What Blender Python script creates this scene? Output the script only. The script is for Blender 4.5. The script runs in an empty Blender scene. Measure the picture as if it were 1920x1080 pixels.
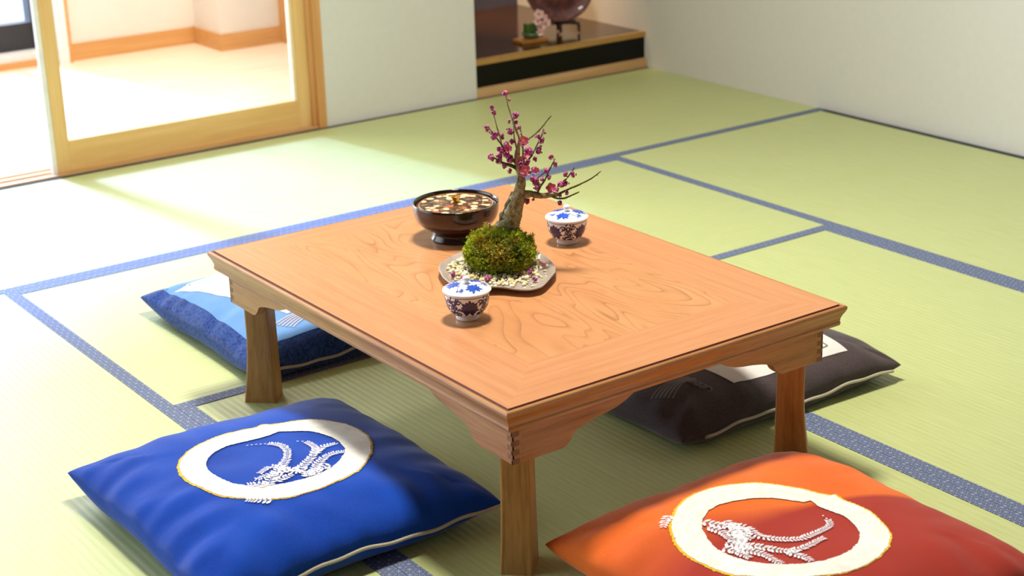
import bpy, math, random
from mathutils import Vector, Matrix, noise

scene = bpy.context.scene
C = scene.collection
PI = math.pi

# ------------------------------------------------------------------ camera
cam_data = bpy.data.cameras.new('camera')
cam = bpy.data.objects.new('camera', cam_data)
C.objects.link(cam)
_r = Vector((0.81095732, -0.58444959, -0.02769293))
_u = Vector((0.21719019, 0.25674048, 0.94176045))
_f = Vector((0.54330162, 0.76974217, -0.33514228))
M4 = Matrix((_r, _u, -_f)).transposed().to_4x4()
M4.translation = Vector((-3.87686949, -4.59633279, 1.2870623))
cam.matrix_world = M4
cam_data.sensor_width = 36.0
cam_data.lens = 3108.7 / 1920 * 36.0
cam_data.clip_start = 0.05
cam_data.dof.use_dof = True
cam_data.dof.focus_distance = 2.85
cam_data.dof.aperture_fstop = 5.6
scene.camera = cam

# ------------------------------------------------------------------ exposure, sky, lights
vs = scene.view_settings
vs.view_transform = 'Standard'
vs.look = 'None'
vs.gamma = 1.0
vs.use_curve_mapping = False
vs.exposure = 0.0

SKY_BACK, SKY_FRONT = 0.07, 3.6
world = bpy.data.worlds.new('daylight_sky')
scene.world = world
world.use_nodes = True
_wt = world.node_tree
_bg = _wt.nodes['Background']
_bg.inputs[0].default_value = (0.84, 0.94, 1.0, 1)
# the sky is bright on the garden side (+y) and dim on the side behind the camera
_tc = _wt.nodes.new('ShaderNodeTexCoord')
_sp = _wt.nodes.new('ShaderNodeSeparateXYZ')
_mr = _wt.nodes.new('ShaderNodeMapRange')
_wt.links.new(_tc.outputs['Generated'], _sp.inputs[0])
_wt.links.new(_sp.outputs[1], _mr.inputs[0])
_mr.inputs[1].default_value = 0.12
_mr.inputs[2].default_value = 0.5
_mr.inputs[3].default_value = SKY_BACK
_mr.inputs[4].default_value = SKY_FRONT
_wt.links.new(_mr.outputs[0], _bg.inputs[1])


def light(name, kind, loc, target, energy, color, **kw):
    d = bpy.data.lights.new(name, kind)
    d.energy = energy
    d.color = color
    for k, v in kw.items():
        setattr(d, k, v)
    o = bpy.data.objects.new(name, d)
    C.objects.link(o)
    o.location = loc
    dv = Vector(target) - Vector(loc)
    o.rotation_euler = dv.to_track_quat('-Z', 'Y').to_euler()
    return o


# daylight through the tall window of the next room (low, soft, a little cool)
light('sun_daylight', 'SUN', (-2.6, 6, 4), (-2.6 + 0.14 * 5, 6 - 5, 4 - 5 * 0.80), 10.5, (0.30, 0.46, 1.0), angle=math.radians(7))
light('window_daylight', 'AREA', (-2.75, 2.1, 1.3), (-2.6, 0.0, 0.4), 92, (0.86, 0.93, 1.0), shape='RECTANGLE', size=2.0, size_y=2.2)
# round ceiling lamp above the table
light('ceiling_lamp', 'AREA', (-2.13, -2.13, 2.62), (-2.13, -2.13, 0), 85, (1.0, 0.94, 0.82), shape='DISK', size=0.42)
# warm downlight in the alcove
light('alcove_downlight', 'SPOT', (-0.42, 0.62, 1.7), (-0.02, 0.60, 0.30), 170, (1.0, 0.62, 0.30), spot_size=math.radians(46), spot_blend=0.8, shadow_soft_size=0.05)
# added fill light that brightens the room beyond the sliding door
light('next_room_fill', 'AREA', (-1.75, 0.95, 2.60), (-1.75, 0.95, 0), 44, (1.0, 0.93, 0.84), shape='DISK', size=0.5)

# traced outlines, in metres in each object's own frame
BLUE_OUT=[(-0.1434, 0.0752), (-0.1272, 0.0988), (-0.1015, 0.1185), (-0.0749, 0.131), (-0.0467, 0.1373), (-0.0202, 0.1394), (0.0068, 0.1379), (0.0275, 0.1319), (0.0444, 0.1352), (0.0547, 0.1237), (0.0641, 0.1187), (0.0888, 0.1076), (0.1125, 0.0944), (0.1366, 0.074), (0.1588, 0.0508), (0.1686, 0.0219), (0.1659, -0.0126), (0.1552, -0.0451), (0.1328, -0.0822), (0.1048, -0.111), (0.0777, -0.1314), (0.0453, -0.1435), (0.0099, -0.1477), (-0.0209, -0.1481), (-0.0482, -0.1429), (-0.0742, -0.1321), (-0.1009, -0.1151), (-0.1218, -0.0946), (-0.1375, -0.0671), (-0.1475, -0.0396), (-0.1537, -0.0075), (-0.1552, 0.0227), (-0.1519, 0.0485)]
BLUE_IN=[(-0.106, 0.0514), (-0.0938, 0.0682), (-0.0727, 0.0839), (-0.048, 0.0919), (-0.0231, 0.0914), (0.0051, 0.0885), (0.0295, 0.0861), (0.0498, 0.0877), (0.068, 0.0693), (0.0882, 0.0506), (0.1001, 0.0329), (0.1085, 0.0093), (0.1102, -0.0179), (0.1038, -0.0474), (0.091, -0.0657), (0.072, -0.0837), (0.0492, -0.0975), (0.0188, -0.1068), (-0.0077, -0.1063), (-0.0358, -0.102), (-0.0613, -0.093), (-0.0899, -0.0711), (-0.1056, -0.0472), (-0.1131, -0.0223), (-0.1161, 0.0041), (-0.1142, 0.0263)]
ORANGE_OUT=[(-0.1539, 0.1061), (-0.1335, 0.1266), (-0.1039, 0.1482), (-0.0731, 0.1629), (-0.0439, 0.1706), (-0.017, 0.1692), (0.0134, 0.1558), (0.0453, 0.1285), (0.065, 0.101), (0.081, 0.07), (0.0903, 0.0416), (0.1001, 0.0255), (0.1087, 0.0224), (0.1047, 0.0018), (0.1076, -0.0233), (0.1088, -0.0494), (0.1003, -0.0761), (0.091, -0.1005), (0.0776, -0.1205), (0.0484, -0.1418), (0.0198, -0.1525), (-0.012, -0.1563), (-0.0415, -0.1531), (-0.0726, -0.1441), (-0.1163, -0.1217), (-0.1513, -0.0908), (-0.172, -0.0579), (-0.1813, -0.0205), (-0.1855, 0.0122), (-0.1803, 0.0473), (-0.1718, 0.075)]
ORANGE_IN=[(-0.1223, 0.0725), (-0.1021, 0.0935), (-0.0783, 0.1078), (-0.0523, 0.1121), (-0.0259, 0.1074), (0.0021, 0.0953), (0.028, 0.0749), (0.0436, 0.05), (0.0547, 0.0352), (0.0667, 0.0328), (0.0632, 0.0123), (0.0662, -0.0128), (0.0693, -0.0374), (0.0613, -0.0639), (0.0493, -0.086), (0.0242, -0.1068), (-0.0021, -0.1158), (-0.0257, -0.1172), (-0.0537, -0.1126), (-0.0817, -0.1004), (-0.1056, -0.0842), (-0.1252, -0.0635), (-0.137, -0.04), (-0.1436, -0.0133), (-0.1438, 0.0179), (-0.137, 0.0428)]
BLUE_STEMS=[([(-0.0669, -0.0923), (-0.0518, -0.0751), (-0.0279, -0.0534), (-0.0073, -0.0382), (0.0093, -0.019), (0.0212, 0.0048), (0.0245, 0.0247), (0.021, 0.0419), (0.0129, 0.0546)], 1), ([(0.0099, 0.057), (-0.0025, 0.0657), (-0.0164, 0.0715), (-0.027, 0.0734)], 0), ([(-0.0318, -0.0607), (-0.0135, -0.0648), (0.0015, -0.0714), (0.0251, -0.0587), (0.0486, -0.0394), (0.0631, -0.0174), (0.0649, 0.0011), (0.0626, 0.0143)], 1), ([(0.0608, 0.0169), (0.0478, 0.0283)], 0), ([(0.0486, -0.0394), (0.0668, -0.0259), (0.0825, -0.0209), (0.0988, -0.0225)], 1), ([(0.1004, -0.0236), (0.1125, -0.0252)], 0), ([(0.0131, -0.1097), (0.0252, -0.0846), (0.0447, -0.0686), (0.0605, -0.0595), (0.0774, -0.056), (0.0928, -0.0589)], 1), ([(-0.0337, -0.0794), (-0.0442, -0.061), (-0.065, -0.0619), (-0.0716, -0.059)], 1), ([(-0.0655, -0.0934), (-0.0741, -0.0793), (-0.0904, -0.0682)], 1), ([(-0.0804, -0.136), (-0.0981, -0.1247), (-0.1147, -0.1112)], 1), ([(0.0024, -0.1067), (0.0067, -0.0805), (-0.0117, -0.0764), (-0.0182, -0.0507), (-0.0306, -0.0354), (-0.0565, -0.0458)], 1), ([(0.0512, -0.094), (0.0389, -0.0899), (0.0193, -0.095), (-0.001, -0.0945)], 1), ([(-0.0498, -0.0866), (-0.0327, -0.0851), (-0.0155, -0.0835)], 1)]
ORANGE_STEMS=[([(-0.1078, 0.0872), (-0.1019, 0.0757), (-0.0914, 0.0547), (-0.0733, 0.0333), (-0.0753, 0.0025), (-0.0659, -0.016), (-0.0492, -0.0324), (-0.031, -0.0445), (-0.0084, -0.0467), (0.0145, -0.0463), (0.0322, -0.0415), (0.0423, -0.0276)], 1), ([(0.0431, -0.0254), (0.0479, -0.0069)], 0), ([(-0.1239, 0.0194), (-0.1163, 0.0018), (-0.1002, -0.018), (-0.0881, -0.0389), (-0.0745, -0.058), (-0.0553, -0.066), (-0.0347, -0.0673), (-0.0169, -0.066), (-0.0041, -0.0657)], 1), ([(-0.0745, -0.058), (-0.072, -0.0773), (-0.0684, -0.0898), (-0.0695, -0.103)], 1), ([(-0.1255, -0.0052), (-0.1196, -0.016), (-0.1106, -0.0345), (-0.1069, -0.0529), (-0.1088, -0.0685), (-0.106, -0.0805)], 1), ([(-0.0814, 0.0684), (-0.0881, 0.0406), (-0.1013, 0.0092), (-0.1168, -0.0186)], 1), ([(-0.1053, 0.0396), (-0.0948, 0.0248), (-0.0896, -0.0012)], 1), ([(-0.1369, 0.011), (-0.1306, -0.0107), (-0.1293, -0.0374)], 1), ([(-0.1146, 0.0706), (-0.1084, 0.0479), (-0.1129, 0.0197)], 1), ([(-0.1297, 0.1356), (-0.1464, 0.1287), (-0.1618, 0.1155)], 1), ([(-0.0767, 0.0529), (-0.092, 0.0277), (-0.1151, 0.0059)], 1), ([(-0.0733, 0.0333), (-0.0929, 0.0124), (-0.1266, -0.0093)], 1), ([(-0.1645, 0.0833), (-0.1733, 0.0824)], 0)]
TREE={'trunk': [(0.0038, -0.0025, 0.0649, 0.02004), (0.016, -0.0104, 0.088, 0.01703), (0.0229, -0.0149, 0.1139, 0.01378), (0.0297, -0.0193, 0.137, 0.01052), (0.0339, -0.022, 0.155, 0.00802), (0.0359, -0.0233, 0.1782, 0.00651)], 'leader': [(0.0359, -0.0233, 0.1782, 0.00651), (0.0315, -0.0204, 0.1964, 0.00501), (0.0305, -0.0198, 0.2169, 0.00426), (0.0322, -0.0209, 0.2296, 0.00351), (0.0346, -0.0225, 0.2448, 0.002), (0.0289, -0.0187, 0.2653, 0.00175), (0.0234, -0.0152, 0.2883, 0.0015), (0.0185, -0.012, 0.3086, 0.00125), (0.0159, -0.0103, 0.3249, 0.001)], 'side': [(0.0301, -0.0195, 0.1331, 0.00852), (0.0403, -0.0262, 0.1417, 0.00701), (0.0488, -0.0316, 0.1426, 0.00601), (0.0613, -0.0398, 0.1388, 0.00526), (0.0739, -0.048, 0.1382, 0.00501), (0.0865, -0.0562, 0.1394, 0.00426), (0.0939, -0.0609, 0.1411, 0.00351)], 't1': [(0.0907, -0.0589, 0.1397, 0.00225), (0.1053, -0.073, 0.1499, 0.00175), (0.1197, -0.0871, 0.1593, 0.0015), (0.1341, -0.1012, 0.1699, 0.00125), (0.1464, -0.1139, 0.1839, 0.00075)], 't2': [(0.0802, -0.052, 0.1371, 0.00225), (0.087, -0.0636, 0.1337, 0.00175), (0.0939, -0.0751, 0.1357, 0.00175), (0.1008, -0.0867, 0.1421, 0.0015), (0.1087, -0.099, 0.1497, 0.001)], 't3': [(0.0313, -0.0203, 0.19, 0.00376), (0.0198, -0.0147, 0.1974, 0.00301), (0.0065, -0.0079, 0.2035, 0.00225), (-0.0046, -0.0026, 0.2121, 0.00175), (-0.0116, 0.0001, 0.2154, 0.00125)], 't4': [(0.0301, -0.0195, 0.199, 0.00301), (0.0156, -0.0151, 0.2174, 0.00225), (0.0043, -0.0127, 0.2355, 0.0015), (-0.006, -0.0109, 0.2508, 0.00125), (-0.0182, -0.0079, 0.2688, 0.001), (-0.0265, -0.0074, 0.2751, 0.001)], 't5': [(0.008, -0.0052, 0.2346, 0.0015), (0.002, -0.009, 0.2504, 0.00125), (-0.0049, -0.0124, 0.2673, 0.00125), (-0.0122, -0.0153, 0.2867, 0.001), (-0.0186, -0.0189, 0.3033, 0.001)], 't6': [(0.0312, -0.0203, 0.222, 0.00175), (0.0285, -0.0203, 0.2327, 0.0015), (0.0253, -0.02, 0.2484, 0.00125), (0.0238, -0.0207, 0.264, 0.001), (0.0235, -0.0223, 0.2883, 0.001)], 't7': [(0.0409, -0.0265, 0.1857, 0.002), (0.0434, -0.0207, 0.2097, 0.00175), (0.0465, -0.0152, 0.2285, 0.00125), (0.0491, -0.0095, 0.2474, 0.001), (0.0504, -0.0028, 0.26, 0.00075)], 't8': [(0.038, -0.0247, 0.1806, 0.00225), (0.0458, -0.0254, 0.2, 0.00175), (0.0565, -0.0281, 0.2114, 0.0015), (0.0674, -0.0308, 0.2305, 0.00125), (0.0761, -0.0322, 0.2446, 0.00125), (0.0816, -0.0315, 0.2562, 0.00075)], 't9': [(0.0371, -0.0241, 0.2319, 0.0015), (0.0521, -0.0291, 0.2443, 0.00125), (0.0682, -0.0348, 0.2566, 0.00125), (0.0813, -0.0385, 0.2703, 0.001), (0.0926, -0.0411, 0.2816, 0.00075)], 't10': [(0.0592, -0.0385, 0.1421, 0.002), (0.0623, -0.0454, 0.1573, 0.00175), (0.0663, -0.053, 0.1698, 0.0015), (0.0714, -0.0613, 0.1899, 0.00125), (0.0775, -0.0702, 0.211, 0.00075)], 't11': [(0.0555, -0.036, 0.1669, 0.00125), (0.0668, -0.0421, 0.1764, 0.001), (0.0771, -0.0474, 0.1846, 0.00075)], 't12': [(0.0823, -0.0534, 0.1396, 0.00175), (0.0889, -0.0617, 0.1557, 0.0015), (0.0975, -0.0713, 0.1665, 0.00125), (0.104, -0.0795, 0.1799, 0.00125), (0.1084, -0.0863, 0.1921, 0.00075)], 't13': [(0.0352, -0.0229, 0.1756, 0.00225), (0.0415, -0.0347, 0.1821, 0.00175), (0.0482, -0.0469, 0.1911, 0.0015), (0.0506, -0.0563, 0.1952, 0.001)]}
BUDS=[(0.0141, -0.0129, 0.3282, 0.00551), (0.0201, -0.0158, 0.317, 0.00301), (-0.0185, -0.0149, 0.3088, 0.00451), (-0.0155, -0.0178, 0.3014, 0.00376), (0.028, -0.0223, 0.2901, 0.00551), (0.0215, -0.0111, 0.2773, 0.00326), (0.0279, -0.021, 0.2765, 0.00401), (0.0177, -0.0186, 0.2634, 0.00651), (0.0495, -0.001, 0.2598, 0.00401), (-0.0245, -0.0065, 0.2721, 0.00501), (-0.0137, -0.0074, 0.2578, 0.00701), (0.0075, -0.009, 0.2519, 0.00451), (-0.0032, -0.0095, 0.2577, 0.00351), (0.0225, -0.0172, 0.2413, 0.00451), (0.0493, -0.008, 0.2497, 0.002), (0.0699, -0.0281, 0.2454, 0.00451), (0.0744, -0.0342, 0.2376, 0.00501), (0.0834, -0.0329, 0.2486, 0.00301), (0.0806, -0.0348, 0.257, 0.0025), (0.0724, -0.0299, 0.2205, 0.00751), (0.0532, -0.0224, 0.2186, 0.00701), (0.0622, -0.0314, 0.2051, 0.00401), (0.0086, -0.0174, 0.2382, 0.00501), (0.006, -0.0099, 0.2283, 0.00701), (-0.0007, -0.0088, 0.2305, 0.00401), (-0.0099, 0.0026, 0.2146, 0.00601), (0.0023, -0.0038, 0.2149, 0.00551), (0.0014, -0.0045, 0.2063, 0.00551), (0.0091, -0.0104, 0.1997, 0.00501), (0.0169, -0.015, 0.2108, 0.00626), (0.0171, -0.0136, 0.1874, 0.00376), (0.01, -0.0147, 0.2221, 0.00626), (0.047, -0.028, 0.2003, 0.00551), (0.0469, -0.02, 0.2089, 0.00501), (0.0331, -0.0258, 0.1972, 0.00501), (0.0696, -0.0694, 0.2143, 0.00451), (0.079, -0.07, 0.1992, 0.00401), (0.0739, -0.0474, 0.1839, 0.00551), (0.0728, -0.0569, 0.1745, 0.00401), (0.063, -0.0512, 0.1726, 0.00401), (0.0549, -0.0371, 0.1711, 0.00701), (0.0584, -0.0381, 0.1577, 0.00651), (0.0468, -0.0489, 0.1918, 0.00551), (0.0973, -0.076, 0.1804, 0.00501), (0.1067, -0.0841, 0.1791, 0.00551), (0.1002, -0.0718, 0.1635, 0.00551), (0.0931, -0.0666, 0.1599, 0.00601), (0.1014, -0.0718, 0.1439, 0.00401), (0.0439, -0.0262, 0.1285, 0.00551), (0.0892, -0.0667, 0.1261, 0.00401), (0.0535, -0.0341, 0.1318, 0.00301), (0.0423, -0.0237, 0.146, 0.00351), (0.0848, -0.0629, 0.1503, 0.00401), (0.0917, -0.0637, 0.1374, 0.00301)]
FLOWERS=[(0.0367, -0.0334, 0.244, 0.01002), (0.0328, -0.0234, 0.2083, 0.00751), (0.0366, -0.0333, 0.1879, 0.01152), (0.0437, -0.0614, 0.1937, 0.00651), (0.0756, -0.0586, 0.1545, 0.01002), (0.0089, -0.0252, 0.2333, 0.00751), (0.0429, -0.0299, 0.2142, 0.00551)]

# ------------------------------------------------------------------ helpers
def lin(r, g, b):
    f = lambda c: c / 12.92 if c <= 0.04045 else ((c + 0.055) / 1.055) ** 2.4
    return (f(r / 255), f(g / 255), f(b / 255), 1.0)


class NT:
    def __init__(self, name, rough=0.6, color=(0.8, 0.8, 0.8, 1), **kw):
        self.m = bpy.data.materials.new(name)
        self.m.use_nodes = True
        self.t = self.m.node_tree
        self.b = self.t.nodes['Principled BSDF']
        self.b.inputs['Base Color'].default_value = color
        self.b.inputs['Roughness'].default_value = rough
        for k, v in kw.items():
            self.b.inputs[k.replace('_', ' ')].default_value = v

    def n(self, typ, **kw):
        nd = self.t.nodes.new(typ)
        for k, v in kw.items():
            setattr(nd, k, v)
        return nd

    def put(self, sock, v):
        if isinstance(v, bpy.types.NodeSocket):
            self.t.links.new(v, sock)
        else:
            sock.default_value = v

    def math(self, op, a, b=None, c=None, clamp=False):
        nd = self.n('ShaderNodeMath', operation=op, use_clamp=clamp)
        self.put(nd.inputs[0], a)
        if b is not None:
            self.put(nd.inputs[1], b)
        if c is not None:
            self.put(nd.inputs[2], c)
        return nd.outputs[0]

    def coord(self, kind='Object', scale=(1, 1, 1), rot=(0, 0, 0), loc=(0, 0, 0)):
        tc = self.n('ShaderNodeTexCoord')
        mp = self.n('ShaderNodeMapping')
        self.t.links.new(tc.outputs[kind], mp.inputs[0])
        mp.inputs['Scale'].default_value = scale
        mp.inputs['Rotation'].default_value = rot
        mp.inputs['Location'].default_value = loc
        return mp.outputs[0]

    def xyz(self, v):
        s = self.n('ShaderNodeSeparateXYZ')
        self.t.links.new(v, s.inputs[0])
        return s.outputs

    def noise(self, v, scale, detail=3, rough=0.5, dist=0.0):
        nd = self.n('ShaderNodeTexNoise')
        self.t.links.new(v, nd.inputs['Vector'])
        nd.inputs['Scale'].default_value = scale
        nd.inputs['Detail'].default_value = detail
        nd.inputs['Roughness'].default_value = rough
        nd.inputs['Distortion'].default_value = dist
        return nd.outputs['Fac']

    def ramp(self, fac, stops, interp='LINEAR'):
        nd = self.n('ShaderNodeValToRGB')
        nd.color_ramp.interpolation = interp
        el = nd.color_ramp.elements
        while len(el) < len(stops):
            el.new(0.5)
        for e, (p, c) in zip(el, stops):
            e.position = p
            e.color = c
        self.put(nd.inputs[0], fac)
        return nd.outputs[0]

    def mix(self, fac, a, b, mode='MIX'):
        nd = self.n('ShaderNodeMix', data_type='RGBA', blend_type=mode)
        self.put(nd.inputs['Factor'], fac)
        self.put(nd.inputs['A'], a)
        self.put(nd.inputs['B'], b)
        return nd.outputs['Result']

    def col(self, v):
        self.t.links.new(v, self.b.inputs['Base Color'])
        return self

    def bump(self, h, strength=0.3, dist=0.001):
        nd = self.n('ShaderNodeBump')
        nd.inputs['Strength'].default_value = strength
        nd.inputs['Distance'].default_value = dist
        self.t.links.new(h, nd.inputs['Height'])
        self.t.links.new(nd.outputs[0], self.b.inputs['Normal'])
        return self


def plain(name, rgb, rough=0.6, var=0.06, scale=30, bump=0.0, **kw):
    n = NT(name, rough, lin(*rgb), **kw)
    f = n.noise(n.coord(), scale, 4)
    k = lambda s: tuple(min(1, c * s) for c in lin(*rgb)[:3]) + (1,)
    n.col(n.ramp(f, [(0.3, k(1 - var)), (0.7, k(1 + var))]))
    if bump:
        n.bump(f, bump, 0.001)
    return n.m


class MB:
    def __init__(self):
        self.v = []
        self.f = []
        self.mi = []
        self.uv = []

    def face(self, idx, mi=0, uv=None):
        self.f.append(tuple(idx))
        self.mi.append(mi)
        self.uv.append(uv)

    def add(self, vs, fs, mi=0, uvs=None):
        o = len(self.v)
        self.v += [tuple(p) for p in vs]
        for k, f in enumerate(fs):
            self.face([i + o for i in f], mi, uvs[k] if uvs else None)

    def box(self, x0, x1, y0, y1, z0, z1, mi=0):
        vs = [(x, y, z) for z in (z0, z1) for y in (y0, y1) for x in (x0, x1)]
        fs = [(0, 2, 3, 1), (4, 5, 7, 6), (0, 1, 5, 4), (2, 6, 7, 3), (0, 4, 6, 2), (1, 3, 7, 5)]
        self.add(vs, fs, mi)

    def lathe(self, prof, n=48, c=(0, 0, 0), mi=0, close=True):
        o = len(self.v)
        for (r, z) in prof:
            for k in range(n):
                a = 2 * PI * k / n
                self.v.append((c[0] + r * math.cos(a), c[1] + r * math.sin(a), c[2] + z))
        for j in range(len(prof) - 1):
            for k in range(n):
                k2 = (k + 1) % n
                self.face((o + j * n + k, o + j * n + k2, o + (j + 1) * n + k2, o + (j + 1) * n + k), mi)
        if close:
            self.face([o + k for k in range(n)][::-1], mi)
            self.face([o + (len(prof) - 1) * n + k for k in range(n)], mi)

    def tube(self, pts, rs, n=8, mi=0, jitter=0.0):
        P = [Vector(p) for p in pts]
        if not isinstance(rs, (list, tuple)):
            rs = [rs] * len(P)
        o = len(self.v)
        ref = Vector((0.3, -0.5, 0.8)).normalized()
        for i, p in enumerate(P):
            t = (P[min(i + 1, len(P) - 1)] - P[max(i - 1, 0)])
            t.normalize()
            a = t.cross(ref)
            if a.length < 0.1:
                a = t.cross(Vector((1, 0, 0)))
            a.normalize()
            b = t.cross(a)
            for k in range(n):
                g = 2 * PI * k / n
                rr = rs[i] * (1 + jitter * (noise.noise(p * 90 + Vector((k * 3.1, 0, 0)))))
                self.v.append(tuple(p + (a * math.cos(g) + b * math.sin(g)) * rr))
        for j in range(len(P) - 1):
            for k in range(n):
                k2 = (k + 1) % n
                self.face((o + j * n + k, o + (j + 1) * n + k, o + (j + 1) * n + k2, o + j * n + k2), mi)
        self.face([o + k for k in range(n)], mi)
        self.face([o + (len(P) - 1) * n + k for k in range(n)][::-1], mi)

    def ball(self, c, r, nu=8, nv=6, sc=(1, 1, 1), mi=0, rough=0.0, seed=0):
        o = len(self.v)
        c = Vector(c)
        self.v.append(tuple(c + Vector((0, 0, -r * sc[2]))))
        for j in range(1, nv):
            t = PI * j / nv
            for k in range(nu):
                a = 2 * PI * k / nu
                d = Vector((math.sin(t) * math.cos(a), math.sin(t) * math.sin(a), -math.cos(t)))
                q = r * (1 + rough * noise.noise(d * 1.7 + Vector((seed * 7.3, seed * 1.7, 0))))
                self.v.append(tuple(c + Vector((d.x * sc[0], d.y * sc[1], d.z * sc[2])) * q))
        self.v.append(tuple(c + Vector((0, 0, r * sc[2]))))
        e = len(self.v) - 1
        for k in range(nu):
            k2 = (k + 1) % nu
            self.face((o, o + 1 + k2, o + 1 + k), mi)
            self.face((e, e - nu + k, e - nu + k2), mi)
            for j in range(nv - 2):
                b = o + 1 + j * nu
                self.face((b + k, b + k2, b + nu + k2, b + nu + k), mi)

    def build(self, name, mats, parent=None, smooth=False, bevel=0.0, loc=None):
        me = bpy.data.meshes.new(name)
        me.from_pydata(self.v, [], self.f)
        if not isinstance(mats, (list, tuple)):
            mats = [mats]
        for m in mats:
            me.materials.append(m)
        for p, mi in zip(me.polygons, self.mi):
            p.material_index = mi
            p.use_smooth = smooth
        if any(u is not None for u in self.uv):
            ul = me.uv_layers.new(name='UVMap')
            for p, u in zip(me.polygons, self.uv):
                if u:
                    for li, c in zip(p.loop_indices, u):
                        ul.data[li].uv = c
        me.update()
        o = bpy.data.objects.new(name, me)
        C.objects.link(o)
        if parent:
            o.parent = parent
        if loc:
            o.location = loc
        if bevel:
            md = o.modifiers.new('bevel', 'BEVEL')
            md.width = bevel
            md.segments = 2
            md.limit_method = 'ANGLE'
        return o


def thing(name, label, cat, loc=(0, 0, 0), group=None):
    o = bpy.data.objects.new(name, None)
    o.empty_display_size = 0.05
    C.objects.link(o)
    o.location = loc
    return tag(o, label, cat, group)


def tag(o, label, cat, group=None):
    o['label'] = label
    o['category'] = cat
    if group:
        o['group'] = group
    return o


def struct(o):
    o['kind'] = 'structure'
    return o


# ------------------------------------------------------------------ materials
def tatami_mat(name, along):
    n = NT(name, 0.5, Specular_IOR_Level=0.5, Coat_Weight=0.35, Coat_Roughness=0.45, Coat_IOR=1.6, Sheen_Weight=0.12, Sheen_Roughness=0.35)
    co = n.coord('Object')
    x, y, z = n.xyz(co)
    a, b = (x, y) if along == 'x' else (y, x)          # a runs along the ribs
    rib = n.math('SINE', n.math('MULTIPLY', b, 2 * PI / 0.0145))
    fine = n.noise(n.coord('Object', scale=(9, 420, 1) if along == 'x' else (420, 9, 1)), 1.0, 3, 0.6)
    blotch = n.noise(co, 2.2, 3)
    base = n.ramp(fine, [(0.25, lin(182, 193, 122)), (0.5, lin(196, 207, 140)), (0.8, lin(210, 218, 160))])
    base = n.mix(n.math('MULTIPLY', blotch, 0.18), base, lin(174, 188, 106))
    dark = n.math('MULTIPLY', n.math('POWER', n.math('MULTIPLY_ADD', rib, 0.5, 0.5), 5.0), 0.13)
    base = n.mix(dark, base, lin(150, 150, 80))
    n.col(base)
    h = n.math('ADD', n.math('MULTIPLY', rib, -0.5), n.math('MULTIPLY', fine, 0.4))
    n.bump(h, 0.35, 0.0012)
    return n.m


TAT_X = tatami_mat('tatami_weave_lengthwise', 'x')
TAT_Y = tatami_mat('tatami_weave_crosswise', 'y')


def border_cloth():
    n = NT('hemp_leaf_border_cloth', 0.75)
    co = n.coord('Object')
    x, y, z = n.xyz(co)
    p = 0.0175
    acc = None
    # three lattice directions and three star directions of the hemp leaf pattern
    for k, (ang, per) in enumerate([(0, p * 0.866), (60, p * 0.866), (120, p * 0.866), (30, p * 0.5), (90, p * 0.5), (150, p * 0.5)]):
        a = math.radians(ang)
        d = n.math('ADD', n.math('MULTIPLY', x, -math.sin(a) / per), n.math('MULTIPLY', y, math.cos(a) / per))
        fr = n.math('ABSOLUTE', n.math('SUBTRACT', n.math('FRACT', n.math('ADD', d, 100.0)), 0.5))
        ln = n.math('GREATER_THAN', fr, 0.5 - 0.00034 / per)
        acc = ln if acc is None else n.math('MAXIMUM', acc, ln)
    fine = n.noise(n.coord('Object', scale=(1, 1, 1)), 900, 2)
    base = n.mix(fine, lin(54, 68, 104), lin(72, 88, 126))
    n.col(n.mix(n.math('MULTIPLY', acc, 0.75), base, lin(168, 180, 208)))
    n.bump(fine, 0.3, 0.0004)
    return n.m


BORDER = border_cloth()
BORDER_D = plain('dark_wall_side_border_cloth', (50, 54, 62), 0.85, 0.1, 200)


def wood(name, dark, mid, light_, rough=0.35, cathedral=False, along_scale=1.0, coat=0.0):
    n = NT(name, rough, Coat_Weight=coat, Coat_Roughness=0.18)
    uv = n.coord('UV')
    if cathedral:
        big = n.noise(n.coord('UV', scale=(2.0, 5.5, 1)), 1.0, 2, 0.5, 0.6)
        v = n.math('MULTIPLY', big, 22.0)
        tri = n.math('FRACT', v)
        line = n.math('POWER', tri, 7.0)
        soft = n.noise(n.coord('UV', scale=(2.6, 16, 1)), 1.0, 3, 0.5, 0.6)
        fine = n.noise(n.coord('UV', scale=(14, 260, 1)), 1.0, 3, 0.6)
        c = n.ramp(n.math('ADD', n.math('MULTIPLY', soft, 0.6), n.math('MULTIPLY', fine, 0.4)), [(0.32, mid), (0.66, light_)])
        brk = n.noise(n.coord('UV', scale=(9, 9, 1)), 1.0, 2)
        amt = n.math('MULTIPLY', line, n.math('MULTIPLY', n.math('SUBTRACT', brk, 0.22, clamp=True), 2.6), clamp=True)
        c = n.mix(n.math('MULTIPLY', amt, 0.85), c, dark)
        n.col(c)
        n.bump(fine, 0.05, 0.0005)
    else:
        st = n.noise(n.coord('UV', scale=(3 * along_scale, 75, 1)), 1.0, 4, 0.6, 0.35)
        fine = n.noise(n.coord('UV', scale=(18, 420, 1)), 1.0, 3, 0.6)
        f = n.math('ADD', n.math('MULTIPLY', st, 0.65), n.math('MULTIPLY', fine, 0.35))
        n.col(n.ramp(f, [(0.34, dark), (0.5, mid), (0.68, light_)]))
        n.bump(fine, 0.08, 0.0005)
    return n.m


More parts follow.
